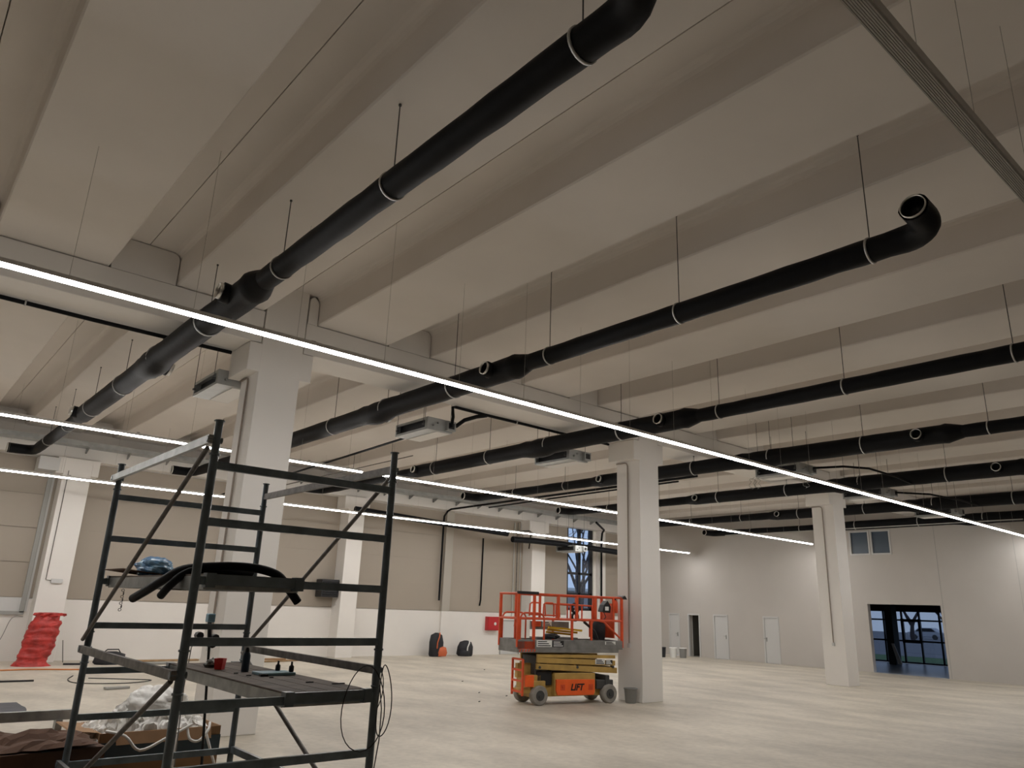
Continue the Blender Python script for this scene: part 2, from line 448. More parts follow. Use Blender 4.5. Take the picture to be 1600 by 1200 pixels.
# ------------------------------------------------------------------ linear lights
def light_row(y, z, a, b, wires, label, lit=True):
    zt = z+(.062 if lit else .085)
    t = thing('linear_light', ((a+b)/2, y, z), label, 'light', 'suspended linear lights')
    w = .055
    G().box(a, b, y-w, y+w, z+.012, zt).obj('housing', 'housing', t)
    if lit:
        G().prism([(y-w+.002, z+.011), (y-w+.034, z-.016), (y+w-.034, z-.016), (y+w-.002, z+.011)], 0, a+.006, b-.006).obj('diffuser', 'led', t)
    else:
        prof = [(y-w+.003, z+.011)]
        for i in range(8):
            u = y-w+.006+i*.0128
            prof += [(u, z-.014), (u+.009, z-.014), (u+.0105, z-.006)]
        prof += [(y+w-.003, z+.011)]
        G().prism(prof, 0, a+.006, b-.006).obj('diffuser', 'diffuser_off', t)
    G().box(a-.012, a, y-w, y+w, z-.02, zt).obj('end_cap', 'housing', t)
    G().box(b, b+.012, y-w, y+w, z-.02, zt).obj('end_cap', 'housing', t)
    for x in wires:
        if a < x < b:
            G().tube([(x, y, zt), (x, y, ceil_z(x, y))], .0022, 5).box(x-.02, x+.02, y-.015, y+.015, zt, zt+.015).obj('suspension_wire', 'thin_wire', t)
            if int(x*10) % 3 == 0: G().box(x+.2, x+.26, y-.012, y+.012, zt, zt+.025).obj('clip', 'wire', t)
wr1 = [1.03+1.3*k for k in range(-4, 25)]
light_row(8.64, 5.17, -5.2, 32.3, wr1, 'long lit linear light in front of the main beam, nearest of the lit rows')
light_row(16.8, 5.20, -5.2, 9.22, wr1, 'lit linear light of the middle row, left piece ending behind the scaffold')
light_row(16.8, 5.20, 9.66, 31.95, wr1, 'lit linear light of the middle row, right piece behind the lift column')
light_row(23.4, 5.00, -5.2, 31.9, wr1, 'lowest lit linear light in the photo, in front of the beige panels')
light_row(1.28, 5.17, -5.2, 32.3, [-1.5, .5, 2.6, 4.2, 5.15, 6.3, 8, 10, 12], 'unlit ribbed grey linear light at the top right corner', lit=False)

# ------------------------------------------------------------------ black insulated ducts
DX = [3.14, 7.67, 12.34, 17.0, 21.9, 27.25, 31.95]
ZD = 5.91
dl = ['black insulated air duct at the upper left, nearest the camera', 'second black air duct, with a round open elbow end at the upper right',
      'third black air duct counted from the upper left, ending above the scaffold post', 'fourth black air duct, crossing the beam right of the lift column',
      'fifth black air duct, just above the column before the right wall', 'sixth black air duct, second from the right wall', 'black air duct running closest along the right wall']
def arc(c, r, a0, a1, n=7):
    return [(c[0]+r*math.cos(a0+(a1-a0)*i/(n-1)), c[1]+r*math.sin(a0+(a1-a0)*i/(n-1))) for i in range(n)]
def tap(g_body, g_ring, t, X, Y, sgn, r, rt, dz=0.0):
    base = Vector((X+sgn*(r-.06), Y, ZD+dz)); ax = Vector((sgn, 0, .12 if sgn < 0 else -.25)).normalized()
    G().ring(base, ax, rt-.004, rt+.022, .12, 20).obj('tap', 'rubber', t)
    G().ring(base+ax*.10, ax, rt-.012, rt-.002, .075, 20).obj('collar', 'shiny_steel', t)
    G().ring(base+ax*.02, ax, 0.001, rt-.012, .005, 20).obj('tap_inside', 'black', t)
for i, X in enumerate(DX):
    sh = 0.0 if i < 3 else -3.3
    t = thing('air_duct', (X, 9+sh, ZD), dl[i], 'duct', 'black insulated ceiling ducts')
    rn, rw, rf = .138, .203, .140
    # near elbow turning towards -X
    pts = [(X-.52, 2.42+sh)] + [(X-.30+p[0], 2.72+sh+p[1]) for p in arc((0, 0), .30, -PI/2, 0, 8)]
    ys = [2.9+sh+.29*k for k in range(0, 21)]
    P = [Vector((p[0], p[1], ZD + (.10*max(0, (X-p[0]-.05))))) for p in pts] + [Vector((X, y, ZD)) for y in ys]
    R = [rn*1.04]*len(pts) + [rn*(1+.02*math.sin(k*2.1)) for k in range(len(ys))]
    G().tube(P, R, 18, caps=False, wob=.05).obj('narrow_section', 'rubber', t)
    ax = (P[0]-P[1]).normalized()
    G().ring(P[0]-ax*.03, ax, rn*.84, rn*.90, .06, 22).obj('collar', 'shiny_steel', t)
    G().ring(P[0]-ax*.12, ax, .001, rn*.9, .01, 22).obj('elbow_inside', 'black', t)
    # reducer and wide run
    yy = [8.68, 8.8, 8.9, 9.0, 9.1, 9.25] + [9.6+.3*k for k in range(11)] + [12.8, 13.0, 13.2, 13.45, 13.6, 13.75, 13.95, 14.2] + [14.5+.4*k for k in range(10)] + [18.4, 18.7, 19.0, 19.15, 19.35]
    def rr(y):
        if y < 8.7: return rn*1.0
        if y < 9.1: return rn + (rw*1.06-rn)*min(1, (y-8.68)/.32)
        if 12.75 < y < 14.0: return rw*(1.02+.16*math.exp(-((y-13.4)/.35)**2))
        if y > 19.1: return rw*.93 + (rf-rw*.93)*min(1, (y-19.0)/.35)
        if y >= 14.0: return rw*.93
        return rw
    G().tube([(X, y+sh, ZD - (.03 if 13.1 < y < 13.8 else 0)) for y in yy], [rr(y) for y in yy], 20, caps=False, wob=.05).obj('wide_section', 'rubber', t)
    # far run with bent end
    yf = [19.3+.4*k for k in range(15)]
    P = [Vector((X, y+sh, ZD)) for y in yf]
    L = P[-1]
    P += [L+Vector((-.02, .14, 0)), L+Vector((-.08, .26, 0)), L+Vector((-.18, .34, 0)), L+Vector((-.32, .38, 0)), L+Vector((-.66, .39, 0))]
    G().tube(P, [rf*(1+.03*math.sin(k*1.7)) for k in range(len(P))], 16, caps=False, wob=.05).obj('far_section', 'rubber', t)
    ax = (P[-1]-P[-2]).normalized()
    G().ring(P[-1]-ax*.02, ax, rf*.84, rf*.98, .05, 18).obj('collar', 'shiny_steel', t)
    G().ring(P[-1]-ax*.10, ax, .001, rf*.9, .01, 18).obj('end_inside', 'black', t)
    tap(None, None, t, X, 9.52+sh, -1, rw, .115)
    tap(None, None, t, X, 13.5+sh, 1, rw, .115, -.03)
    tap(None, None, t, X, 18.85+sh, -1, rw*.93, .105)
    for y in (3.08, 5.65, 8.2, 10.78, 13.15, 15.5, 18.05, 20.6, 23.1):
        r = (rn if y < 8.6 else rw if y < 14 else rw*.93 if y < 19 else rf)*1.045
        if y == 13.15: r *= 1.06
        bd = G().ring((X, y+sh-.012, ZD), (0,1,0), r-.012, r+.006, .024, 22).obj('hanger_band', 'band', t)
        if y+sh > -7.5:
            G().tube([(X, y+sh, ZD+r-.01), (X, y+sh, ceil_z(X, y+sh))], .0065, 6).tube([(X, y+sh, ceil_z(X, y+sh)-.02), (X, y+sh, ceil_z(X, y+sh))], .016, 6).obj('hanger_rod', 'rod', bd)

# ------------------------------------------------------------------ fan coil units
def fan_unit(x, y, z, label):
    t = thing('fan_coil_unit', (x, y, z), label, 'fan unit', 'ducted fan coil units')
    L, Wd, Hh = 1.28, .66, .27
    G().box(0, .02, 0, L, 0, .05).box(0, .02, 0, L, Hh-.05, Hh).box(0, .02, 0, .10, .05, Hh-.05).box(0, .02, L-.04, L, .05, Hh-.05).obj('front_frame', 'fan_case', t, world=False)
    G().box(.02, Wd, 0, L, 0, .012).box(.02, Wd, 0, L, Hh-.012, Hh).box(.02, Wd, L-.012, L, .012, Hh-.012).box(.02, Wd, 0, .012, .012, Hh-.012).box(Wd-.012, Wd, .012, L-.012, .012, Hh-.012).obj('casing', 'fan_case', t, world=False)
    G().box(.12, .14, .012, L-.012, .012, Hh-.012).obj('coil_grille', 'black', t, world=False)
    G().box(.30, Wd-.02, .06, L-.06, -.012, 0).obj('drain_pan', 'fan_foam', t, world=False)
    cb = G().box(Wd-.20, Wd+.02, -.10, 0, .03, Hh-.03).obj('control_box', 'fan_case', t, world=False)
    G().box(Wd-.17, Wd-.02, -.108, -.10, .07, Hh-.07).obj('circuit_cover', 'black', cb, world=False)
    G().tube([(.14, -.06, .10), (.14, 0, .10)], .022, 8).tube([(.26, -.05, .17), (.26, 0, .17)], .018, 8).obj('pipe_stub', 'galv', t, world=False)
    for (px, py) in ((-.03, .12), (-.03, L-.12), (Wd+.03, .12), (Wd+.03, L-.12)):
        zc = ceil_z(x+px, y+py)-z
        G().tube([(px, py, .10), (px, py, zc)], .006, 6).box(px-.025, px+.025, py-.025, py+.025, .10, .13).obj('hanger_rod', 'rod', t, world=False)
    return t
fan_unit(4.08, 12.93, 5.62, 'grey fan coil unit hanging beside the column behind the scaffold')
fan_unit(8.56, 12.93, 5.62, 'grey fan coil unit with a black bent hose, between two ducts in the middle')
fan_unit(12.84, 12.93, 5.62, 'grey fan coil unit hanging just left of the lift column')
fan4 = fan_unit(17.85, 9.55, 5.62, 'grey fan coil unit under the fourth duct, with loose wire loops below')
fan_unit(22.75, 9.55, 5.62, 'grey fan coil unit above the column before the right wall')
fan_unit(28.1, 9.55, 5.62, 'grey fan coil unit near the right wall, partly behind the lit line')

# wire loops below the fourth unit
for k, (x, y) in enumerate(((-.10, 1.33), (-.05, 1.2), (.55, .15))):
    pts = [(x+.12*math.sin(2*PI*i/14), y+.05*math.cos(i*2.0), -.18+.14*math.cos(2*PI*i/14)) for i in range(15)] + [(x+.12, y, 0.02)]
    G().tube(pts, .006, 5).obj('wire_loop', 'wire', fan4, world=False)

# refrigerant and cable lines
def line(name, label, pts, r, m='rubber', cat='pipe', clips=None, n=8):
    t = thing(name, pts[0], label, cat)
    G().tube(pts, r, n, wob=.04).obj('pipe_run', m, t)
    for c in clips or []:
        G().ring((c[0]-.012, c[1], c[2]), (1,0,0), r, r+.012, .024, 10).box(c[0]-.012, c[0]+.012, c[1]-.008, c[1]+.008, c[2]+r, c[3]).obj('pipe_clip', 'band', t)
    return t
line('insulated_pipe', 'black insulated pipe along the underside of the beam, left of the first column', [(-6, 12.84, 6.20), (.7, 12.84, 6.205), (2.0, 12.83, 6.19), (3.0, 12.82, 6.19), (4.21, 12.82, 6.20)], .036, clips=[(1.05, 12.84, 6.20, 6.25), (-1.5, 12.84, 6.2, 6.25), (3.6, 12.82, 6.2, 6.25)])
line('insulated_pipe', 'black insulated pipe along the beam between second and third duct', [(9.1, 12.8, 5.72), (9.1, 12.76, 5.95), (9.1, 12.80, 6.17), (9.22, 12.86, 6.21), (10.1, 12.86, 6.20), (12.4, 12.86, 6.20), (14.21, 12.86, 6.205)], .034, clips=[(11.0, 12.86, 6.2, 6.25), (13.2, 12.86, 6.2, 6.25)])
line('insulated_pipe', 'short black branch pipe feeding the middle fan unit', [(10.1, 12.86, 6.19), (9.8, 12.84, 6.1), (9.45, 12.82, 5.95), (9.25, 12.84, 5.78)], .045)
line('insulated_pipe', 'black pipe running back from the middle fan unit to the far wall', [(8.85, 14.2, 5.66), (8.85, 18, 5.55), (8.85, 22, 5.45), (8.85, 26.4, 5.35)], .028)
line('insulated_pipe', 'thin grey conduit running back beside the third duct', [(10.4, 16.3, 5.75), (10.4, 21, 5.75), (10.4, 26.4, 5.75)], .014, 'old_rail')
line('insulated_pipe', 'black pipe running to the far wall and down between beige panels', [(18.95, 13.5, 6.1), (18.95, 20, 6.07), (18.95, 26.3, 6.02), (18.95, 26.55, 5.95), (18.95, 26.78, 5.75), (18.95, 26.80, 5.4), (18.95, 26.80, 2.2)], .042)
line('insulated_pipe', 'thin black pipe down the beige panels left of the red cabinet', [(21.3, 26.925, 5.0), (21.3, 26.925, 2.3), (21.25, 26.92, 2.05)], .034)
line('insulated_pipe', 'black pipe bent down beside the far wall column behind the lift', [(20.9, 25.0, 5.18), (23.2, 25.9, 5.45), (23.68, 26.28, 5.42), (23.72, 26.4, 5.3), (23.72, 26.5, 4.7)], .028)
line('insulated_pipe', 'black pipe running under the ceiling behind the lift column', [(17.6, 13.2, 5.72), (17.6, 18, 5.68), (17.6, 22, 5.62)], .026)
line('insulated_pipe', 'black cable sagging between fourth and fifth ducts', [(18.3, 9.4, 5.78), (18.9, 8.9, 5.85), (19.7, 8.6, 5.88), (21.0, 8.45, 5.82), (21.9, 8.4, 5.74)], .03)
line('insulated_pipe', 'black cable sagging between fifth and sixth ducts', [(23.2, 9.4, 5.75), (24.4, 8.9, 5.8), (26.0, 8.6, 5.78), (27.2, 8.5, 5.75)], .03)
line('insulated_pipe', 'pale conduit along the duct nearest the right wall', [(31.6, 8.5, 5.75), (31.6, 15, 5.75), (31.6, 21, 5.75)], .02, 'band')
line('insulated_pipe', 'thick black pipe beside the window reveal on the far wall', [(26.2, 24.5, 6.05), (28.6, 26.2, 6.0), (28.95, 26.65, 5.9), (29.0, 26.75, 5.5), (29.0, 26.75, 2.0)], .05)

# wall mounted long black duct pieces near the third light row
line('wall_duct', 'long black duct piece above the beige panels, behind the lowest light', [(13.6, 25.0, 5.34), (17, 25.0, 5.22), (21.1, 25.0, 5.09)], .11, cat='duct', n=14)
line('wall_duct', 'black duct piece in front of the far window', [(21.4, 25.0, 4.88), (22.6, 25.0, 4.92), (24.5, 25.0, 4.92), (27.5, 25.0, 4.85), (30.5, 25.0, 4.75)], .13, cat='duct', n=14)
t = fan_unit(24.7, 24.4, 4.6, 'grey fan unit by the far window with a small lit lamp below')
for o in list(t.children):
    if o.name.startswith('hanger_rod'): bpy.data.objects.remove(o)
for (px, py) in ((-.03, .12), (-.03, 1.16), (.69, .12), (.69, 1.16)):
    G().tube([(px, py, .10), (px, py, ceil_z(24.7+px, 24.4+py)-4.6)], .006, 6).obj('hanger_rod', 'rod', t, world=False)

# cable tray along the far wall
t = thing('cable_tray', (10, 26.2, 6.2), 'grey galvanised cable tray along the far wall below the ceiling', 'cable tray')
G().box(XN, XW, 25.95, 26.48, 6.38, 6.40).box(XN, XW, 25.95, 25.96, 6.40, 6.52).obj('tray_floor', 'tray_galv', t)
for k in range(34):
    x = XN+.6+k*1.22
    G().prism([(26.1, 6.37), (26.49, 6.37), (26.49, 6.22), (26.44, 6.22)], 0, x-.015, x+.015).obj('tray_bracket', 'galv', t)
for j, yy in enumerate((26.05, 26.16, 26.3)):
    pts = [(x, yy+.03*math.sin(x*.7+j*2), 6.42+.015*math.sin(x*1.3+j)) for x in [XN+1.2*k for k in range(35)]]
    tag(G().tube(pts, .02, 6).obj('power_cable', 'black_cable'), ['black cable at the front of the long cable tray', 'black cable in the middle of the long cable tray', 'black cable at the back of the long cable tray'][j], 'cable', 'cables on the tray')

# shutter frame in the left bay
t = thing('shutter_frame', (1.9, YW-.1, 1.4), 'beige roller shutter in a grey frame at the left edge of the far wall', 'shutter')
G().box(3.86, 3.98, YW-.14, YW-.045, 1.37, 5.9).box(-.2, 3.98, YW-.14, YW-.045, 1.30, 1.40).obj('guide_rail', 'grey_trim', t)
G().box(3.99, 4.05, YW-.10, YW-.045, 1.4, 5.9).obj('guide_cover', 'door_paint', t)
for k in range(4): G().box(-.2, 3.86, YW-.085, YW-.05, 1.80+k*1.02, 2.80+k*1.02).obj('shutter_panel', 'beige_panel', t)
G().box(-.2, 3.86, YW-.085, YW-.05, 1.40, 1.79).obj('bottom_panel', 'door_paint', t)
G().box(3.45, 4.0, YW-.75, YW-.1, 5.55, 5.95).obj('motor_box', 'door_paint', t)
# conduits on the wall column behind the red sack
t = thing('wall_conduit', (4.35, YW-.7, 2.3), 'thin conduit ending in a white switch box on the column above the red sack', 'conduit')
G().tube([(4.28, YW-.715, 5.6), (4.28, YW-.715, 2.33), (4.45, YW-.715, 2.30)], .012, 6).obj('conduit_pipe', 'old_rail', t)
G().box(4.42, 4.72, YW-.76, YW-.702, 2.24, 2.36).obj('switch_box', 'door_paint', t)
for k, xx in enumerate((23.15, 23.35, 23.55)):
    tag(G().tube([(xx, 26.9, 5.9), (xx, 26.9, 1.9-.3*k), (xx-.05, 26.9, 1.5-.3*k)], .02, 6).obj('wall_conduit', 'band' if k != 1 else 'old_rail'), ['left of three thin pipes on the wall left of the lift railing', 'middle of three thin pipes on the wall left of the lift railing', 'right of three thin pipes on the wall left of the lift railing'][k], 'pipe', 'wall pipes behind the lift')

# black wall heater
t = thing('wall_heater', (13.6, 26.6, 2.2), 'black box heater on the far wall beside the white column', 'heater')
G().box(13.3, 14.03, 26.45, 26.95, 2.15, 2.80).obj('heater_body', 'black', t, bevel=.03)
for k in range(6): G().box(13.36, 13.97, 26.435, 26.45, 2.22+k*.09, 2.27+k*.09).obj('louvre', 'black_gloss', t)
# red hydrant cabinet
t = thing('hydrant_cabinet', (21.95, 26.85, 1.3), 'red fire hose cabinet on the far white wall', 'cabinet')
G().box(21.62, 22.32, 26.76, 26.94, 1.02, 1.60).obj('cabinet_body', 'cab_red', t, bevel=.01)
dr = G().box(21.66, 22.28, 26.745, 26.762, 1.05, 1.57).obj('cabinet_door', 'cab_red', t)
G().ring((22.05, 26.742, 1.30), (0,-1,0), .001, .07, .006, 14).obj('emblem', 'sticker', dr)
# grey door outline right of cabinet
d5 = G().box(22.50, 22.54, 26.90, 26.95, 0, 1.46).box(23.6, 23.64, 26.90, 26.95, 0, 1.46).box(22.50, 23.64, 26.90, 26.95, 1.42, 1.47).obj('door_5', 'grey_trim'); tag(d5, 'low white door right of the red cabinet', None, kind='structure')
G().box(22.54, 23.6, 26.915, 26.945, .01, 1.42).obj('door_leaf', 'door_paint', d5)

# ------------------------------------------------------------------ outside
tag(G().box(-40, 32, YW+.3, 90, -.5, -.3).obj('ground_yard', 'asphalt'), 'dark yard outside the far window', None, kind='structure')
tag(G().box(XW+.3, 42.2, 8, 23, -.15, -.01).obj('floor_lobby', 'lobby_floor'), 'bluish lit lobby floor beyond the wide opening', None, kind='structure')
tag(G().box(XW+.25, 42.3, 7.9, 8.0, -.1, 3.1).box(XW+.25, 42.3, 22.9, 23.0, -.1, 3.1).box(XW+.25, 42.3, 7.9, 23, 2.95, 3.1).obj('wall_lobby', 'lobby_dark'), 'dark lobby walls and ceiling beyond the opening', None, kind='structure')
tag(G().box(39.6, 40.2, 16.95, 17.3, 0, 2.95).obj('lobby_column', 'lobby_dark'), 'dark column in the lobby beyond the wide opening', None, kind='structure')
tag(G().prism([(16.55, .05), (16.75, .05), (16.98, 1.0), (16.86, 1.0)], 0, 39.3, 39.36).obj('leaning_board', 'door_paint'), 'pale board leaning on the dark lobby column', 'board')
fr = G()
for y in (10.8, 11.8, 12.75, 13.7, 14.7, 15.63, 16.6, 17.47, 18.4, 19.2, 20.2, 21.2): fr.box(41.95, 42.05, y-.04, y+.04, 0, 2.95)
for z in (0, 1.06, 2.08, 2.86): fr.box(41.95, 42.05, 8, 22.9, z, z+.08)
fr.box(41.93, 42.07, 17.40, 17.52, 1.0, 2.2).box(41.93, 42.07, 16.55, 16.67, 1.0, 2.2).box(41.93, 42.07, 16.6, 17.47, 1.0, 1.16).box(41.93, 42.07, 16.6, 17.47, 2.04, 2.18)
fr.box(41.94, 42.06, 8, 22.9, 2.54, 2.86)
w4 = fr.obj('window_4', 'frame_black'); tag(w4, 'black framed glazed front of the lobby', None, kind='structure')
ys = [8, 10.8, 11.8, 12.75, 13.7, 14.7, 15.63, 16.6, 17.47, 18.4, 19.2, 20.2, 21.2, 22.9]
for a, b in zip(ys, ys[1:]):
    for c, d in ((.08, 1.06), (1.14, 2.08), (2.16, 2.54)):
        G().box(41.99, 42.0, a+.04, b-.04, c, d).obj('pane', 'glass_dim', w4)
tag(G().box(42.1, 52, -20, 60, -.4, -.06).obj('ground_lawn', 'grass'), 'green lawn outside the lobby glazing', None, kind='structure')
tag(G().box(52, 58, -20, 70, -.4, -.05).obj('ground_road', 'road'), 'grey road outside the lobby glazing', None, kind='structure')
tag(G().box(58, 170, -30, 110, -.4, -.04).obj('ground_field', 'road'), 'dark ground beyond the road', None, kind='structure')
def tree(name, loc, h, label, seed, r0=.16):
    rnd = random.Random(seed)
    t = thing(name, loc, label, 'tree', 'bare trees outside')
    trunk = G(); br = G()
    def grow(g, p, d, L, r, dep):
        q = p + d*L
        g.tube([p, (p+q)/2 + Vector((rnd.uniform(-1,1), rnd.uniform(-1,1), 0))*L*.05, q], [r, r*.85, r*.68], 5 if dep < 3 else 4, caps=False)
        if dep >= 6: return
        for _ in range(2 if dep else 3):
            nd = (d + Vector((rnd.uniform(-1,1), rnd.uniform(-1,1), rnd.uniform(-.15,.7)))*.62).normalized()
            grow(br, q, nd, L*rnd.uniform(.66,.86), r*.66, dep+1)
    grow(trunk, Vector((0,0,-.3)), Vector((0,0,1)), h*.26, r0, 0)
    trunk.obj('trunk', 'bark', t, world=False); br.obj('branches', 'bark', t, world=False)
tree('bare_tree', (36.9, 35.8, 0), 11, 'bare tree right in the tall window', 3, .2)
tree('bare_tree', (37.0, 38.5, 0), 10, 'bare tree left in the tall window', 5, .16)
tree('bare_tree', (41.2, 40.5, 0), 12, 'slender bare tree behind the others in the tall window', 11, .18)
tree('bare_tree', (92, 37.2, 0), 7.5, 'bare tree across the road seen through the lobby glazing', 8, .3)
tree('bare_tree', (118, 43, 0), 8, 'smaller bare tree across the road beyond the lobby', 9, .3)
b = thing('neighbour_house', (48, 52, 0), 'low grey building with a pale roof edge behind the trees in the tall window', 'building')
G().box(38, 68, 50, 58, -.4, 3.7).obj('house_wall', 'facade', b)
G().box(37.8, 68.2, 49.8, 58.2, 3.7, 3.95).obj('roof_edge', 'sticker', b)
c = thing('parked_car', (108, 42.0, 0), 'parked silver car beyond the road outside the lobby', 'car')
G().prism([(40.0, .30), (44.0, .30), (44.1, .8), (43.3, .9), (42.6, 1.4), (41.0, 1.42), (40.3, .95), (39.9, .85)], 0, 107.2, 108.8).obj('car_body', 'car_paint', c, bevel=.06)
G().prism([(40.55, .95), (43.05, .93), (42.5, 1.34), (41.05, 1.36)], 0, 107.18, 108.82).obj('car_window', 'black_gloss', c)
for y in (40.7, 43.2):
    G().tube([(107.16, y, .28), (107.4, y, .28)], .32, 14).obj('wheel', 'hub', c)

# ------------------------------------------------------------------ rolling scaffold
sx0, sx1, sy0, sy1 = 1.575, 2.91, 4.815, 7.22
RZ = [2.825, 2.467, 2.110, 1.752, 1.395, 1.040, .690]
sc = thing('rolling_scaffold', ((sx0+sx1)/2, (sy0+sy1)/2, 0), 'dark blue-grey steel scaffold tower with two decks, at the left front', 'scaffold')
for x in (sx0, sx1):
    for y in (sy0, sy1):
        p = G().tube([(x, y, .24), (x, y, 2.88)], .027, 14).tube([(x, y, 2.86), (x, y, 3.117)], .0255, 14).obj('post', 'scaffold_paint', sc)
        for z in (.50, 1.455, 1.695, 2.885, 3.11):
            G().ring((x, y, z), (0,0,1), .024, .034, .012 if z < 3 else .008, 14).obj('collar', 'scaffold_paint', p)
        cw = G().tube([(x-.025, y, .10), (x+.025, y, .10)], .10, 16).obj('caster_wheel', 'hub', sc)
        G().box(x-.045, x-.03, y-.03, y+.03, .08, .24).box(x+.03, x+.045, y-.03, y+.03, .08, .24).box(x-.045, x+.045, y-.03, y+.03, .22, .25).obj('caster_fork', 'galv', cw)
for y in (sy0, sy1):
    for z in RZ:
        G().box(sx0+.02, sx1-.02, y-.016, y+.016, z-.025, z+.025).obj('rung', 'rung_paint', sc)
def tierail(x, z, m='old_rail', w=.03, h=.055):
    off = -.045 if x == sx0 else .0
    G().box(x+off-w/2, x+off+w/2, sy0-.02, sy1+.03, z-h/2, z+h/2).obj('side_rail', m, sc)
    for y in (sy0, sy1):
        G().tube([(x+off-.02, y, z), (x+.034, y, z)], .021, 10).obj('clamp', 'scaffold_paint', sc)
tierail(sx0, 2.985, 'galv'); tierail(sx0, 1.565); tierail(sx0, .70, 'galv')
tierail(sx1, 2.985); tierail(sx1, 1.565); tierail(sx1, .70, 'scaffold_paint')
def brace(x, ya, za, yb, zb):
    G().tube([(x, ya, za), (x, yb, zb)], .0165, 8).obj('brace', 'old_rail', sc)
brace(sx0-.045, sy0+.02, 2.93, sy1, 1.64); brace(sx0-.045, sy0+.02, 1.53, sy1, .42)
brace(sx1+.01, sy0+.02, 2.95, sy1-.02, 1.60); brace(sx1-.03, sy1-.03, 1.53, sy0+.05, .55)
def deck(x0, x1, z, n):
    d = G().box(x0, x0+.035, sy0+.03, sy1-.03, z-.085, z-.004).box(x1-.035, x1, sy0+.03, sy1-.03, z-.085, z-.004).box(x0+.035, x1-.035, sy0+.03, sy0+.07, z-.085, z-.01).box(x0+.035, x1-.035, sy1-.07, sy1-.03, z-.085, z-.01).obj('deck_frame', 'galv', sc)
    w = (x1-x0)/n
    for k in range(n):
        G().box(x0+k*w+.004, x0+(k+1)*w-.004, sy0+.02, sy1-.02, z-.008, z+.008).obj('plank', 'deck_wood', d)
    G().box(x0, x1, sy0-.03, sy0+.02, z-.055, z+.006).obj('end_profile', 'scaffold_paint', d)
    for x in (x0+.02, x1-.02):
        for y, s in ((sy0, -1), (sy1, 1)):
            G().box(x-.03, x+.03, y-.035, y+.035, z-.075, z+.012).obj('hook', 'scaffold_paint', d)
deck(2.245, 2.86, 1.435, 4)
deck(1.64, 2.265, 2.145, 4)

# things on the scaffold
random.seed(3)
DU, DLo = 2.155, 1.445
def lump(name, label, cat, c, size, m, seed, amp=.25, n=22, rings=14, freq=2.2):
    g = G(); vs = []
    for i in range(rings+1):
        th = PI*i/rings
        for k in range(n):
            ph = 2*PI*k/n
            d = Vector((math.sin(th)*math.cos(ph), math.sin(th)*math.sin(ph), math.cos(th)))
            r = 1 + amp*noise.noise(d*freq+Vector((seed, 0, 0))) + amp*.6*abs(noise.noise(d*freq*2.7+Vector((0, seed, 0))))
            p = Vector((d.x*size[0], d.y*size[1], d.z*size[2]))*r
            vs.append((c[0]+p.x, c[1]+p.y, max(c[2]+p.z, c[2]-size[2]*.9)))
    fs = [(i*n+k, (i+1)*n+k, (i+1)*n+(k+1) % n, i*n+(k+1) % n) for i in range(rings) for k in range(n)]
    g.add(vs, fs, n > 40)
    o = g.obj(name, m)
    return tag(o, label, cat)
lump('plastic_bag', 'crumpled translucent blue plastic bag on the upper scaffold deck', 'bag', (1.86, 6.75, DU+.075), (.13, .22, .085), 'bag_blue', 4, .22, 30, 20)
tag(G().prism([(1.58, DU+.045), (2.0, DU+.002), (2.0, DU+.008), (1.58, DU+.052)], 1, 6.55, 7.15).obj('cardboard_flap', 'cardboard_dark'), 'flat brown cardboard piece beside the blue bag on the upper deck', 'cardboard')
def hose(label, pts, r=.042):
    P = [Vector(p) for p in pts]
    # smooth through Catmull-Rom
    out = []
    for i in range(len(P)-1):
        a, b, c, d = P[max(i-1,0)], P[i], P[i+1], P[min(i+2, len(P)-1)]
        for j in range(6):
            s = j/6
            out.append(.5*((2*b)+(c-a)*s+(2*a-5*b+4*c-d)*s*s+(3*b-a-3*c+d)*s**3))
    out.append(P[-1])
    tag(G().tube(out, r, 12).obj('insulation_tube', 'rubber'), label, 'tube', 'black insulation tubes on the upper deck')
hose('long black insulation tube arching over the upper deck, drooping furthest left', [(1.52, 5.90, 1.985), (1.545, 5.70, 2.04), (1.585, 5.50, 2.11), (1.66, 5.33, 2.185), (1.86, 5.18, 2.215), (2.08, 5.16, 2.215), (2.25, 5.18, 2.18), (2.335, 5.19, 2.11), (2.44, 5.2, 2.0)], .030)
hose('black insulation tube on the upper deck with a short drooping left end', [(1.565, 5.42, 2.01), (1.585, 5.32, 2.08), (1.64, 5.26, 2.15), (1.74, 5.26, 2.185), (1.95, 5.30, 2.19), (2.15, 5.40, 2.19)], .027)
# chain under the upper deck
t = thing('hanging_chain', (1.66, 6.75, 2.0), 'short thin chain hanging below the upper deck', 'chain')
for k in range(7):
    G().ring((1.66 if k % 2 else 1.655, 6.75, 2.04-.025*k), (1, 0, 0) if k % 2 else (0, 1, 0), .009, .013, .005, 8).obj('link', 'rod', t)
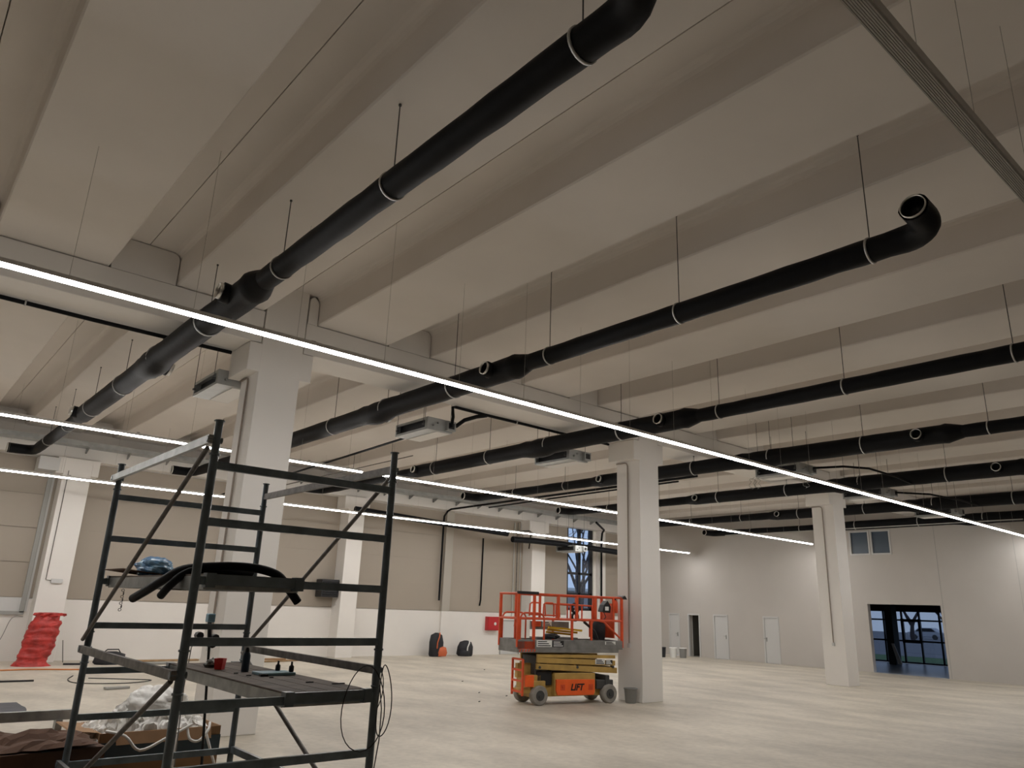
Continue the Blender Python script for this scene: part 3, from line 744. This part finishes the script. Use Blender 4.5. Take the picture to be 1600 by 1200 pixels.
# red box, bottles, tool tray on the lower deck
tag(G().lathe([(.042, 0), (.052, .085), (.047, .085), (.038, .01)], (2.43, 6.50, DLo), 4, smooth=False).obj('red_cup', 'red_plastic'), 'small bright red cup on the lower deck', 'cup')
t = thing('spray_bottle', (2.545, 6.25, DLo), 'dark spray can standing on the lower deck', 'can')
G().lathe([(.03, 0), (.031, .015), (.031, .125), (.022, .148)], (2.545, 6.25, DLo), 14).obj('can_body', 'bottle_dark', t)
G().lathe([(.018, .148), (.018, .17), (.011, .185)], (2.545, 6.25, DLo), 10).obj('cap', 'black', t)
t = thing('tool_tray', (2.62, 5.95, DLo), 'flat blue-grey tool tray on the lower deck', 'tray')
G().box(2.52, 2.80, 5.85, 6.05, DLo, DLo+.022).obj('tray_base', 'tool_blue', t, bevel=.006)
G().box(2.50, 2.56, 5.82, 5.86, DLo, DLo+.015).obj('tray_clip', 'black', t)
for k, (x, y) in enumerate(((2.72, 6.02), (2.78, 5.90))):
    b = thing('glue_bottle', (x, y, DLo+.022), ['small black bottle at the back of the blue tool tray', 'small black bottle at the front corner of the blue tool tray'][k], 'bottle', 'small black bottles on the tray')
    G().lathe([(.018, 0), (.02, .01), (.02, .04), (.01, .05)], (x, y, DLo+.022), 10).obj('bottle_body', 'black', b)
    G().lathe([(.009, .05), (.008, .075)], (x, y, DLo+.022), 8).obj('bottle_cap', 'black', b)
lump('wire_scrap', 'little tangle of pale wire scraps behind the spray can', 'scrap', (2.47, 6.55+.18, DLo+.03), (.07, .06, .035), 'galv', 9, .5)
for k, (x, y, s) in enumerate(((2.62, 5.3, .05), (2.75, 5.15, .09), (2.42, 5.9, .03), (2.52, 5.7, .02), (2.4, 6.1, .025))):
    tag(G().bar((x, y, DLo+.004), (x+s, y-.02, DLo+.006), .012, .008).obj('metal_scrap', 'black'), 'tiny dark scrap on the lower deck, ' + ['second from the right', 'rightmost and longest', 'second from the left', 'middle one', 'leftmost'][k] + ' of five', 'scrap', 'scraps on the lower deck')
# coil of cable hung on the right front post
t = thing('cable_coil', (sx1, sy0, 1.6), 'thin dark cable coiled over the rail at the right scaffold post', 'cable')
rnd = random.Random(2)
for k, (cx, cz, rx, rz, yy) in enumerate(((2.80, 1.33, .165, .27, 4.765), (2.95, 1.37, .055, .23, 4.76), (2.95, 1.43, .045, .16, 4.87))):
    pts = [(cx+rx*math.sin(2*PI*i/28), yy+.02*math.sin(i*.45+k), cz+rz*math.cos(2*PI*i/28)) for i in range(29)]
    G().tube(pts, .0038, 6).obj('cable_loop', 'black_cable', t)
G().tube([(2.96, 4.87, 1.55), (3.0, 4.86, 1.3), (3.0, 4.86, 1.1), (2.96, 4.85, .85), (2.88, 4.83, .6), (2.84, 4.83, .3)], .004, 6).obj('cable_tail', 'black_cable', t)

# laser level on a pole behind the scaffold
t = thing('laser_pole', (2.82, 7.55, 0), 'thin dark pole with a clamped levelling tool behind the lower deck', 'pole')
G().tube([(2.83, 7.55, 0), (2.69, 7.55, 1.60)], .013, 8).obj('pole_tube', 'black', t)
G().box(2.63, 2.70, 7.50, 7.58, 1.78, 1.86).obj('level_body', 'tool_blue', t, bevel=.01)
G().tube([(2.69, 7.55, 1.60), (2.665, 7.55, 1.79)], .02, 8).obj('level_neck', 'black', t)
for (dx, dz) in ((-.10, 1.66), (-.03, 1.60), (.05, 1.64), (.03, 1.58), (-.06, 1.60)):
    G().tube([(2.68+dx, 7.50, dz), (2.68+dx, 7.58, dz)], .034, 8).obj('clamp_knob', 'black', t)
G().tube([(2.58, 7.55, 1.66), (2.53, 7.55, 1.55), (2.52, 7.56, 1.2), (2.54, 7.56, .6), (2.56, 7.56, .02)], .005, 6).obj('power_lead', 'wire', t)

# ------------------------------------------------------------------ boxes and wrapping behind the scaffold
bx = thing('cardboard_box', (2.52, 8.25, 0), 'big open brown cardboard box stuffed with white film, behind the scaffold', 'box')
G().box(1.96, 3.05, 7.90, 7.912, 0, .80).box(1.96, 3.05, 8.64, 8.652, 0, .80).box(1.96, 1.972, 7.912, 8.64, 0, .80).box(3.038, 3.05, 7.912, 8.64, 0, .80).box(1.97, 3.04, 7.91, 8.64, 0, .012).obj('box_body', 'cardboard', bx)
G().box(1.955, 3.055, 7.893, 7.90, .58, .72).obj('tape_strip', 'tape', bx)
G().prism([(7.893, .80), (7.90, .80), (7.86, .70), (7.853, .70)], 0, 2.1, 2.95).obj('front_flap', 'cardboard', bx)
G().prism([(1.96, .80), (1.972, .80), (1.74, .83), (1.73, .82)], 1, 7.95, 8.6).obj('side_flap', 'cardboard', bx)
def film(name, label, x0, x1, y0, y1, zf, n, m, seed, amp):
    vs = []; 
    for j in range(n+1):
        for i in range(n+1):
            u, v = i/n, j/n
            x, y = x0+(x1-x0)*u, y0+(y1-y0)*v
            e = (math.sin(PI*u)*math.sin(PI*v))**.45
            q = Vector((u*5+seed, v*5, 0))
            h = amp*(.5+noise.noise(q)) + amp*.9*abs(noise.noise(q*2.9)) + amp*.5*abs(noise.noise(q*6.3))
            vs.append((x+.05*noise.noise(q*3), y+.05*noise.noise(q*3.3+Vector((9,0,0))), zf(u, v)+h*e))
    fs = [(j*(n+1)+i, j*(n+1)+i+1, (j+1)*(n+1)+i+1, (j+1)*(n+1)+i) for j in range(n) for i in range(n)]
    g = G().add(vs, fs, False); o = g.obj(name, m)
    sm = o.modifiers.new('s', 'SOLIDIFY'); sm.thickness = .004
    return tag(o, label, 'plastic film')
film('plastic_film', 'heap of crumpled white plastic film spilling out of the big box', 1.86, 2.98, 7.92, 8.62, lambda u, v: .70+.06*u, 60, 'plastic_white', 3, .20)
lump('plastic_film', 'plump billow of white film standing up from the big box', 'plastic film', (2.52, 8.32, .94), (.31, .22, .20), 'plastic_white', 12, .22, 64, 44, 2.6)
for k, pts in enumerate(([(2.0, 7.88, .82), (2.15, 7.80, .78), (2.28, 7.76, .66), (2.5, 7.78, .74), (2.75, 7.84, .84)], [(2.70, 7.84, .82), (2.72, 7.78, .72), (2.80, 7.76, .70), (2.88, 7.78, .78), (2.92, 7.86, .84)], [(2.86, 7.84, .82), (2.92, 7.76, .62), (2.98, 7.74, .45), (2.97, 7.76, .30)], [(2.62, 7.84, .80), (2.60, 7.78, .55), (2.57, 7.77, .30)])):
    out = []
    P = [Vector(p) for p in pts]
    for i in range(len(P)-1):
        a, b, c, d = P[max(i-1,0)], P[i], P[i+1], P[min(i+2, len(P)-1)]
        for j in range(5):
            s = j/5; out.append(.5*((2*b)+(c-a)*s+(2*a-5*b+4*c-d)*s*s+(3*b-a-3*c+d)*s**3))
    out.append(P[-1])
    tag(G().tube(out, .013, 7).obj('plastic_strap', 'plastic_white'), ['long white strap drooping over the front of the big box', 'white strap loop at the right of the big box', 'white strap hanging down the right front of the big box', 'white strap hanging down the middle of the big box'][k], 'strap', 'white straps on the box')
def cbox(x0, x1, y0, y1, z0, z1, label, m='cardboard', rot=0):
    t = thing('cardboard_box', ((x0+x1)/2, (y0+y1)/2, z0), label, 'box', rotz=rot)
    a, b, h = (x1-x0)/2, (y1-y0)/2, z1-z0
    G().box(-a, a, -b, -b+.006, 0, h).box(-a, a, b-.006, b, 0, h).box(-a, -a+.006, -b+.006, b-.006, 0, h).box(a-.006, a, -b+.006, b-.006, 0, h).box(-a, a, -b, b, 0, .006).obj('box_body', m, t, world=False)
    G().box(-a, -.004, -b+.004, b-.004, h, h+.005).box(.004, a, -b+.004, b-.004, h, h+.005).obj('top_flap', m, t, world=False)
    G().box(-.03, .03, -b-.001, b+.001, h+.005, h+.007).obj('tape_strip', 'tape', t, world=False)
cbox(1.95, 2.30, 7.28, 7.60, 0, .48, 'small brown box in front of the big box, left one', rot=.15)
cbox(2.30, 2.62, 7.22, 7.52, 0, .40, 'small brown box in front of the big box, right one', rot=-.1)
cbox(.95, 1.85, 7.3, 8.0, 0, .78, 'dark brown crushed cardboard box at the lower left corner', 'cardboard_dark', rot=.12)
cbox(.55, 1.3, 6.6, 7.1, 0, .60, 'dark brown cardboard box below the crushed one in the left corner', 'cardboard_dark', rot=-.2)
fl2 = film('cardboard_flap', 'loose crumpled dark cardboard sheet over the crushed box', .9, 1.82, 7.3, 8.0, lambda u, v: .79+.03*u, 14, 'cardboard_dark', 31, .07)
fl2['category'] = 'cardboard'
lump('plastic_bag', 'small white plastic scrap at the left edge on the dark boxes', 'bag', (.98, 6.95, .70), (.10, .12, .08), 'plastic_white', 21, .4)
tag(G().box(.4, 1.93, 8.97, 9.03, .79, .88).obj('steel_profile', 'galv'), 'grey steel profile lying behind the dark cardboard boxes', 'profile')
for k in range(2): tag(G().box(.7+k*1.1, .76+k*1.1, 8.95, 9.05, 0, .79).obj('trestle_leg', 'galv'), ['grey trestle leg under the steel profile, left', 'grey trestle leg under the steel profile, right'][k], 'trestle', 'trestle legs')
film('floor_mat', 'dark grey mat on the floor at the left edge', 1.2, 2.75, 15.2, 17.2, lambda u, v: .01, 8, 'asphalt', 5, .02)

# ------------------------------------------------------------------ floor things along the far wall
def sack():
    t = thing('debris_sack', (4.27, 25.2, 0), 'tall red plastic sack leaning at the wall column', 'sack')
    vs = []; n, m = 64, 70
    for i in range(m+1):
        z = 1.36*i/m
        r = .36 + .05*math.sin(PI*z/1.36)
        if z < .14: r += (.14-z)*.9
        for k in range(n):
            a = 2*PI*k/n
            q = Vector((math.cos(a)*1.1, math.sin(a)*1.1, z*3.2))
            w = 1 + .12*noise.noise(q) + .13*noise.noise(Vector((q.x*.6, q.y*.6, z*9))) - .10*abs(noise.noise(Vector((q.x*2, q.y*2, z*13))))
            top = max(0, z-1.15)
            rr = r*w*(1 - top*(.6+.8*noise.noise(q*2)))
            vs.append((4.16+rr*math.cos(a)+.17*z, 25.2+rr*.75*math.sin(a)+.05*z, z + (top*.6*noise.noise(q*1.7) if z > 1.15 else 0)))
    fs = [(i*n+k, i*n+(k+1) % n, (i+1)*n+(k+1) % n, (i+1)*n+k) for i in range(m) for k in range(n)] + [tuple(range(m*n, m*n+n))]
    G().add(vs, fs, True).obj('sack_body', 'sack_red', t)
    G().lathe([(.20, 1.26), (.36, 1.34), (.33, 1.40), (.12, 1.42)], (4.16, 25.2, 0), 18, wob=.9, lean=(.17, .05), sq=.75, seed=5, smooth=False).obj('sack_neck', 'sack_red', t)
    G().box(4.60, 4.68, 24.90, 24.93, 1.22, 1.34).obj('tag', 'sticker', t)
sack()
def bag(x, y, label, w, h, col2):
    t = thing('backpack', (x, y, 0), label, 'bag')
    G().lathe([(w*.5, 0), (w*.62, .08), (w*.6, h*.6), (w*.45, h*.9), (w*.12, h)], (x, y, 0), 18, wob=.2, sq=.7, seed=x).obj('bag_body', 'bag_black', t)
    G().tube([(x-.1, y-w*.42, h*.35), (x-.12, y-w*.5, h*.6), (x-.02, y-w*.46, h*.85), (x+.05, y-w*.3, h)], .025, 6).obj('strap', col2, t)
    G().lathe([(w*.4, .02), (w*.44, .15), (w*.36, h*.38), (w*.1, h*.42)], (x+(.2 if col2 == 'bag_orange' else -.15), y-.15, 0), 14, wob=.2, sq=.6, seed=x+3).obj('front_pocket', col2 if col2 == 'bag_orange' else 'bag_black', t)
bag(18.62, 26.35, 'black backpack with an orange lower part by the thin wall post', .55, .92, 'bag_orange')
bag(20.15, 26.35, 'black backpack on the floor right of the thin wall post', .62, .62, 'sticker')
t = thing('tool_bag', (6.1, 24.8, 0), 'dark tool bag on the floor near the red sack', 'bag')
G().lathe([(.38, 0), (.42, .06), (.36, .28), (.15, .36)], (6.2, 25.3, 0), 16, wob=.3, sq=.6).obj('bag_body', 'bag_black', t)
G().tube([(5.95, 25.3, .3), (6.05, 25.2, .42), (6.35, 25.2, .42), (6.45, 25.3, .3)], .018, 6).obj('bag_handle', 'black', t)
for k, (a, b, w, m, lb) in enumerate((((6.5, 26.0, .03), (9.0, 26.1, .03), .25, 'wood_plank', 'long pale plank lying at the far wall base, left of the first column'), ((10.6, 25.0, .03), (12.5, 25.4, .03), .22, 'wood_plank', 'wooden plank on the floor right of the scaffold column'), ((10.4, 25.3, .08), (11.6, 25.2, .08), .18, 'cardboard', 'brown board lying on the planks right of the column'), ((2.9, 21.0, .015), (3.6, 21.0, .015), .08, 'black', 'dark flat strip on the floor left of the scaffold'), ((4.6, 18.8, .03), (5.1, 18.9, .03), .14, 'grey_trim', 'small grey board on the floor behind the left scaffold post'), ((5.0, 25.4, .02), (5.5, 25.3, .02), .2, 'bag_black', 'dark rag on the floor right of the red sack'), ((6.9, 25.0, .04), (7.9, 25.1, .04), .25, 'grey_trim', 'grey flat board beside the dark tool bag'))):
    tag(G().bar(a, b, w, .04).obj('floor_board', m), lb, 'board')
def wiggle(label, pts, r, m):
    out = []
    P = [Vector(p) for p in pts]
    for i in range(len(P)-1):
        a, b, c, d = P[max(i-1,0)], P[i], P[i+1], P[min(i+2, len(P)-1)]
        for j in range(6):
            s = j/6; out.append(.5*((2*b)+(c-a)*s+(2*a-5*b+4*c-d)*s*s+(3*b-a-3*c+d)*s**3))
    out.append(P[-1])
    tag(G().tube(out, r, 6).obj('floor_cable', m), label, 'cable')
wiggle('orange extension cable along the floor in front of the red sack', [(1.5, 24.0, .02), (3, 23.8, .02), (4, 23.9, .02), (5, 23.6, .02), (6.2, 23.5, .02), (7.5, 23.7, .02)], .02, 'orange_cable')
wiggle('thin dark cable looping on the floor behind the left scaffold post', [(4.6, 22.0, .01), (4.3, 21.0, .01), (4.4, 20.2, .01), (5.3, 19.9, .01), (6.0, 20.4, .01), (5.4, 20.9, .01), (4.8, 21.3, .01)], .012, 'black_cable')
wiggle('thin grey cable hanging from the shutter frame down beside the red sack', [(3.98, 26.8, 1.25), (3.7, 26.75, 1.2), (3.55, 26.7, .7), (3.35, 26.6, .2), (3.3, 26.4, .012), (2.6, 26.0, .012)], .01, 'wire')
tag(G().tube([(5.15, 26.25, 0), (5.05, 26.3, .62)], .015, 6).obj('thin_rod', 'wire'), 'thin rod leaning at the wall right of the red sack', 'rod')
random.seed(12)
CRUMB = ['leftmost', 'second from the left', 'rightmost', 'third from the left', 'fourth from the left', 'sixth from the left', 'fifth from the left']
for k, (px, py) in enumerate(((13.4, 17.6), (12.1, 15.2), (13.8, 14.9), (11.0, 13.8), (16.5, 20.5), (18.1, 20.8), (12.3, 14.4))):
    tag(G().bar((px, py, .006), (px+.05, py+.03, .01), .03, .012).obj('floor_crumb', 'black'), 'tiny dark crumb on the open floor, ' + CRUMB[k] + ' of the crumbs', 'debris', 'debris on the floor')
# bucket by the lift column and pails by the right wall
t = thing('grey_bucket', (14.22, 12.2, 0), 'grey plastic bucket at the foot of the lift column', 'bucket')
G().lathe([(.115, 0), (.125, .02), (.15, .31), (.155, .32), (.14, .32), (.12, .03)], (14.22, 12.2, 0), 20).obj('bucket_body', 'bucket_grey', t)
G().ring((14.22, 12.2, .30), (0,0,1), .148, .162, .025, 20).obj('rim', 'bucket_grey', t)
for k, (x, y, m, lb) in enumerate(((30.6, 23.55, 'sticker', 'white lidded pail right of the lift column, near the right wall'), (30.2, 23.9, 'bag_black', 'dark pail partly hidden by the lift column'), (30.9, 23.2, 'bucket_grey', 'grey pail beside the white lidded pail'))):
    t = thing('paint_pail', (x, y, 0), lb, 'pail', 'pails near the right wall')
    G().lathe([(.15, 0), (.18, .40), (.18, .42)], (x, y, 0), 16).obj('pail_body', m, t)
    G().lathe([(.19, .42), (.19, .46), (.10, .465)], (x, y, 0), 16).obj('lid', 'sticker' if k != 1 else 'black', t)

# ------------------------------------------------------------------ scissor lift
ang = math.atan2(12.37-12.72, 13.7-11.82)
ex = Vector((math.cos(ang), math.sin(ang), 0)); ey = Vector((-math.sin(ang), math.cos(ang), 0))
c0 = Vector(((11.82+13.7)/2, (12.72+12.37)/2, 0))
org = c0 + ey*.40
lf = thing('scissor_lift', org, 'orange and yellow scissor lift with railing, parked by the middle column', 'scissor lift', rotz=ang)
D0, D1 = -.40, .40     # front and back planes
def L(g, name, m, bevel=0, parent=None): return g.obj(name, m, parent or lf, world=False, bevel=bevel)
for x in (-.95, .95):
    for y in (D0+.06, D1-.06):
        w = L(G().tube([(x, y-.075, .205), (x, y-.06, .205), (x, y+.06, .205), (x, y+.075, .205)], [.185, .205, .205, .185], 24), 'wheel', 'tyre')
        s = -1 if y < 0 else 1
        L(G().tube([(x, y+s*.070, .205), (x, y+s*.085, .205)], .105, 18), 'hub', 'hub', parent=w)
        L(G().tube([(x, y+s*.083, .205), (x, y+s*.10, .205)], .035, 10), 'hub_bolt', 'hub', parent=w)
L(G().box(-1.12, 1.05, -.24, .24, .16, .40).box(-.55, .56, D0+.03, D1-.03, .18, .66), 'chassis', 'lift_yellow', .015)
L(G().box(-1.15, -.86, -.30, .30, .20, .62).box(-1.10, -.78, -.36, .36, .36, .50), 'front_axle_housing', 'lift_yellow', .015)
L(G().box(-.98, -.58, -.30, .30, .40, .70), 'power_pack', 'black', .02)
L(G().box(.62, 1.10, -.34, .34, .30, .50).box(.86, .98, -.36, .36, .18, .60), 'rear_axle_housing', 'hub', .02)
pn = L(G().prism([(-.53, .30), (-.49, .20), (.49, .19), (.52, .25), (.52, .52), (-.53, .53)], 1, D0-.01, D0+.03), 'side_panel', 'lift_orange', .008)
for x in (-.36, .40): L(G().box(x-.06, x+.06, D0-.016, D0-.008, .30, .42).box(x-.02, x+.02, D0-.03, D0-.014, .34, .39), 'latch', 'lift_red', parent=pn)
cu = bpy.data.curves.new('lettering', 'FONT'); cu.body = 'LIFT'; cu.size = .19; cu.shear = .25; cu.extrude = .002; cu.offset = .006; cu.align_x = 'CENTER'
tmp = bpy.data.objects.new('tmp', cu); COL.objects.link(tmp)
bpy.context.view_layer.update()
me = bpy.data.meshes.new_from_object(tmp.evaluated_get(bpy.context.evaluated_depsgraph_get()))
bpy.data.objects.remove(tmp)
me.materials.clear(); me.materials.append(MATS['black'])
tx = bpy.data.objects.new('lettering', me); COL.objects.link(tx); tx.parent = pn
tx.location = (.02, D0-.014, .30); tx.rotation_euler = (PI/2, 0, 0); tx['label'] = 'black slanted lettering LIFT'
# entry ladder on the left end
ld = L(G().box(-1.40, -1.36, D0+.02, D0+.06, .20, .95).box(-1.40, -1.36, .06, .10, .20, .95), 'entry_ladder', 'lift_red')
for z in (.26, .48, .70, .92): L(G().box(-1.40, -1.36, D0+.06, .06, z, z+.04), 'step', 'lift_red', parent=ld)
L(G().box(-1.36, -1.12, -.30, .10, .25, .33), 'ladder_mount', 'lift_yellow')
L(G().box(-1.36, -1.0, -.1, 0, .55, .85), 'ladder_mount', 'lift_yellow')
L(G().box(-1.30, -1.08, D0+.04, D0+.10, .38, .62), 'charger_cover', 'lift_orange', .01)
# scissor arms (folded)
for y in (D0+.05, D1-.05):
    for (za, zb, h) in ((.80, .70, .12), (.93, .86, .11), (1.02, 1.0, .07)):
        xa, xb = (-1.03, 1.18) if za < .9 else (-1.02, 1.13)
        L(G().prism([(xa, za-h/2), (xb, zb-h/2), (xb, zb+h/2), (xa, za+h/2)], 1, y-.03, y+.03), 'scissor_arm', 'lift_yellow', .006)
    for x in (-.96, 1.06, .05):
        L(G().tube([(x, y-.045, .78 if x else .8), (x, y+.045, .78)], .03, 10), 'pivot_pin', 'hub')
for (x, z) in ((-.95, .84), (1.05, .76), (0, .82), (0, .95)): L(G().tube([(x, D0+.05, z), (x, D1-.05, z)], .03, 8), 'cross_tube', 'lift_yellow')
L(G().box(-1.02, -.70, -.28, .28, .62, 1.02), 'arm_guard', 'hub', .02)
L(G().tube([(-.6, 0, .62), (.5, 0, .88)], .05, 10), 'hydraulic_cylinder', 'lift_grey')
# platform
dk = L(G().box(-1.57, 1.20, D0-.02, D1+.02, 1.09, 1.16).box(-1.57, 1.32, D0-.02, D0+.01, 1.16, 1.36).box(-1.57, 1.32, D1-.01, D1+.02, 1.16, 1.36).box(-1.57, -1.55, D0, D1, 1.16, 1.36).box(1.18, 1.32, D0, D1, 1.30, 1.36), 'platform', 'lift_grey', .006)
for k in range(6):
    L(G().prism([(-1.53+k*.075, 1.105), (-1.50+k*.075, 1.105), (-1.47+k*.075, 1.155), (-1.50+k*.075, 1.155)], 1, D0-.024, D0-.02), 'warning_stripe', 'lift_red', parent=dk)
def plate(x0, x1, z0, z1, y, m, mt, par):
    p = L(G().box(x0, x1, y-.006, y, z0, z1), 'decal', m, parent=par)
    n = 3
    for k in range(n):
        zz = z0+(z1-z0)*(k+.6)/(n+.3)
        L(G().box(x0+(x1-x0)*.08, x1-(x1-x0)*(.08+.12*k), y-.008, y-.006, zz-.008, zz+.010), 'decal_line', mt, parent=p)
plate(-1.08, -.68, 1.21, 1.35, D0-.02, 'sticker', 'black', dk); plate(-.66, -.36, 1.21, 1.34, D0-.02, 'black', 'sticker', dk)
plate(.55, .82, .84, .95, D0+.018, 'sticker', 'black', lf); plate(.84, 1.04, .83, .93, D0+.018, 'black', 'sticker', lf)
plate(.80, 1.10, 1.27, 1.34, D0-.02, 'sticker', 'lift_grey', dk)
# guard rails
r = .024
ZR, ZM = 2.33, 1.80
for y in (D0, D1):
    L(G().tube([(-1.58, y, ZR), (1.33, y, ZR)], r, 8), 'top_rail', 'lift_red')
    L(G().tube([(-1.56, y, ZM), (1.33, y, ZM)], r, 8), 'mid_rail', 'lift_red')
    for x in (-1.56, -1.15, 1.31): L(G().box(x-.03, x+.03, y-.02, y+.02, 1.2, ZR), 'rail_post', 'lift_red')
    for x in (-.50, .01, .54, 1.06): L(G().box(x-.025, x+.025, y-.02, y+.02, ZM, ZR), 'rail_post', 'lift_red')
    for x in (-.12, .42): L(G().box(x-.022, x+.022, y-.018, y+.018, 1.30, ZM), 'rail_post', 'lift_red')
    L(G().tube([(.62, y, ZM), (.78, y, ZM-.03), (1.25, y, 1.42)], r, 8), 'rail_brace', 'lift_red')
    L(G().tube([(-1.50, y, 1.25), (-1.50, y, 1.82), (-1.46, y, 1.89), (-1.40, y, 1.92), (-1.0, y, 1.92), (-.92, y, 1.89), (-.88, y, 1.82), (-.88, y, 1.30)], .02, 8), 'gate_hoop', 'lift_red')
for x in (-1.58, 1.33):
    for z in (ZR, ZM): L(G().tube([(x, D0, z), (x, D1, z)], r, 8), 'end_rail', 'lift_red')
L(G().box(-1.56, -1.12, D0-.02, D0+.02, 1.16, 1.32), 'gate_sill', 'lift_red')
L(G().box(-1.60, -1.05, D0-.035, D0+.035, ZR-.01, ZR+.05), 'rail_pad', 'black', .01)
L(G().prism([(1.28, ZR+.0), (1.44, ZR-.03), (1.38, ZR+.06)], 1, D0-.05, D0+.2), 'rail_pad', 'black')
# inner extension rail
for y in (D0+.10, D1-.10):
    L(G().tube([(-.85, y, 1.85), (-.83, y, 2.12), (-.78, y, 2.15), (-.60, y, 2.15), (-.56, y, 2.12), (-.56, y, 1.85)], .02, 8), 'inner_hoop', 'lift_red')
    L(G().tube([(-.84, y, 1.88), (-.5, y, 1.88)], .018, 8), 'inner_rail', 'lift_red')
    L(G().tube([(-.40, y, 1.85), (-.42, y, 2.14), (.50, y, 2.12), (.52, y, 1.82)], .02, 8), 'inner_hoop', 'lift_red')
    for x in (-.1, .22): L(G().tube([(x, y, 1.82), (x, y, 2.13)], .018, 8), 'inner_post', 'lift_red')
ep = L(G().box(.92, 1.33, D1-.03, D1-.01, 1.40, ZM).box(1.30, 1.33, -.1, D1-.03, 1.40, 2.2), 'end_plate', 'lift_red')
L(G().box(-.86, .25, -.10, .25, 1.36, 1.40).box(-.86, .20, .20, .25, 1.56, 1.74), 'extension_deck', 'lift_grey')
plate(-.55, -.30, 1.62, 1.74, .19, 'sticker', 'black', lf)
L(G().box(-.84, -.6, .18, .20, 1.62, 1.74), 'extension_badge', 'lift_red')
# control box, extinguisher, cable
L(G().prism([(.76, 2.0), (1.0, 1.98), (1.02, 2.12), (.92, 2.26), (.82, 2.16)], 1, D0+.03, D0+.22), 'control_box', 'black', .01)
L(G().box(.84, .94, D0+.02, D0+.03, 2.03, 2.12), 'control_plate', 'sticker')
fx = L(G().lathe([(.05, 1.98), (.06, 2.0), (.06, 2.22), (.03, 2.28)], (1.20, D0+.10, 0), 12), 'fire_extinguisher', 'lift_red')
L(G().tube([(1.20, D0+.10, 2.28), (1.18, D0+.08, 2.34)], .02, 6), 'extinguisher_valve', 'black', parent=fx)
L(G().tube([(.85, D0+.1, 2.0), (.9, D0+.08, 1.88), (.82, D0+.1, 1.80)], .01, 6), 'control_cable', 'black')
L(G().tube([(.28, D0+.1, 1.76), (.42, D0+.08, 1.66), (.58, D0+.08, 1.55), (.66, D0+.08, 1.38)], .03, 8), 'supply_hose', 'black')
# things lying on the lift platform
def onlift(x, y, z): return org + ex*x + ey*y + Vector((0,0,z))
P = onlift(1.0, .1, 1.36)
t = thing('waste_bag', P, 'black bag standing at the right end of the lift platform', 'bag', rotz=ang)
G().lathe([(.14, 0), (.17, .06), (.16, .32), (.12, .42), (.04, .44)], (0,0,0), 14, wob=.25, sq=.9).obj('bag_body', 'bag_black', t, world=False)
P = onlift(.38, .12, 1.80)
for k, (z, rr, lb) in enumerate(((1.86, .11, 'lower black cable roll hung on the lift railing'), (2.06, .13, 'upper black cable roll hung on the lift railing'))):
    t = thing('cable_roll', onlift(.40, D1-.16, z), lb, 'cable', 'black cable rolls on the lift', rotz=ang)
    for j in range(4): G().ring((0, -.02+.02*j, 0), (0,1,0), rr*.55, rr*(1-.05*j), .02, 16).obj('roll_winding', 'black', t, world=False)
for k in range(3):
    a = onlift(-.62+.04*k, -.18+.1*k, 1.62-.055*k); b = onlift(.32-.05*k, -.15+.12*k, 1.56-.05*k)
    tag(G().bar(a, b, .06, .045).obj('yellow_rail', 'lift_yellow_bright'), ['top yellow bar lying on the lift platform', 'middle yellow bar lying on the lift platform', 'lowest yellow bar lying on the lift platform'][k], 'bar', 'yellow bars on the lift')
a = onlift(-.58, -.25, 1.40)
lump('black_bundle', 'black bundle lying in front of the yellow bars on the lift', 'bundle', (a.x, a.y, a.z+.03), (.22, .12, .06), 'bag_black', 14, .3)

for o in bpy.data.objects:
    if '_o' in o: del o['_o']
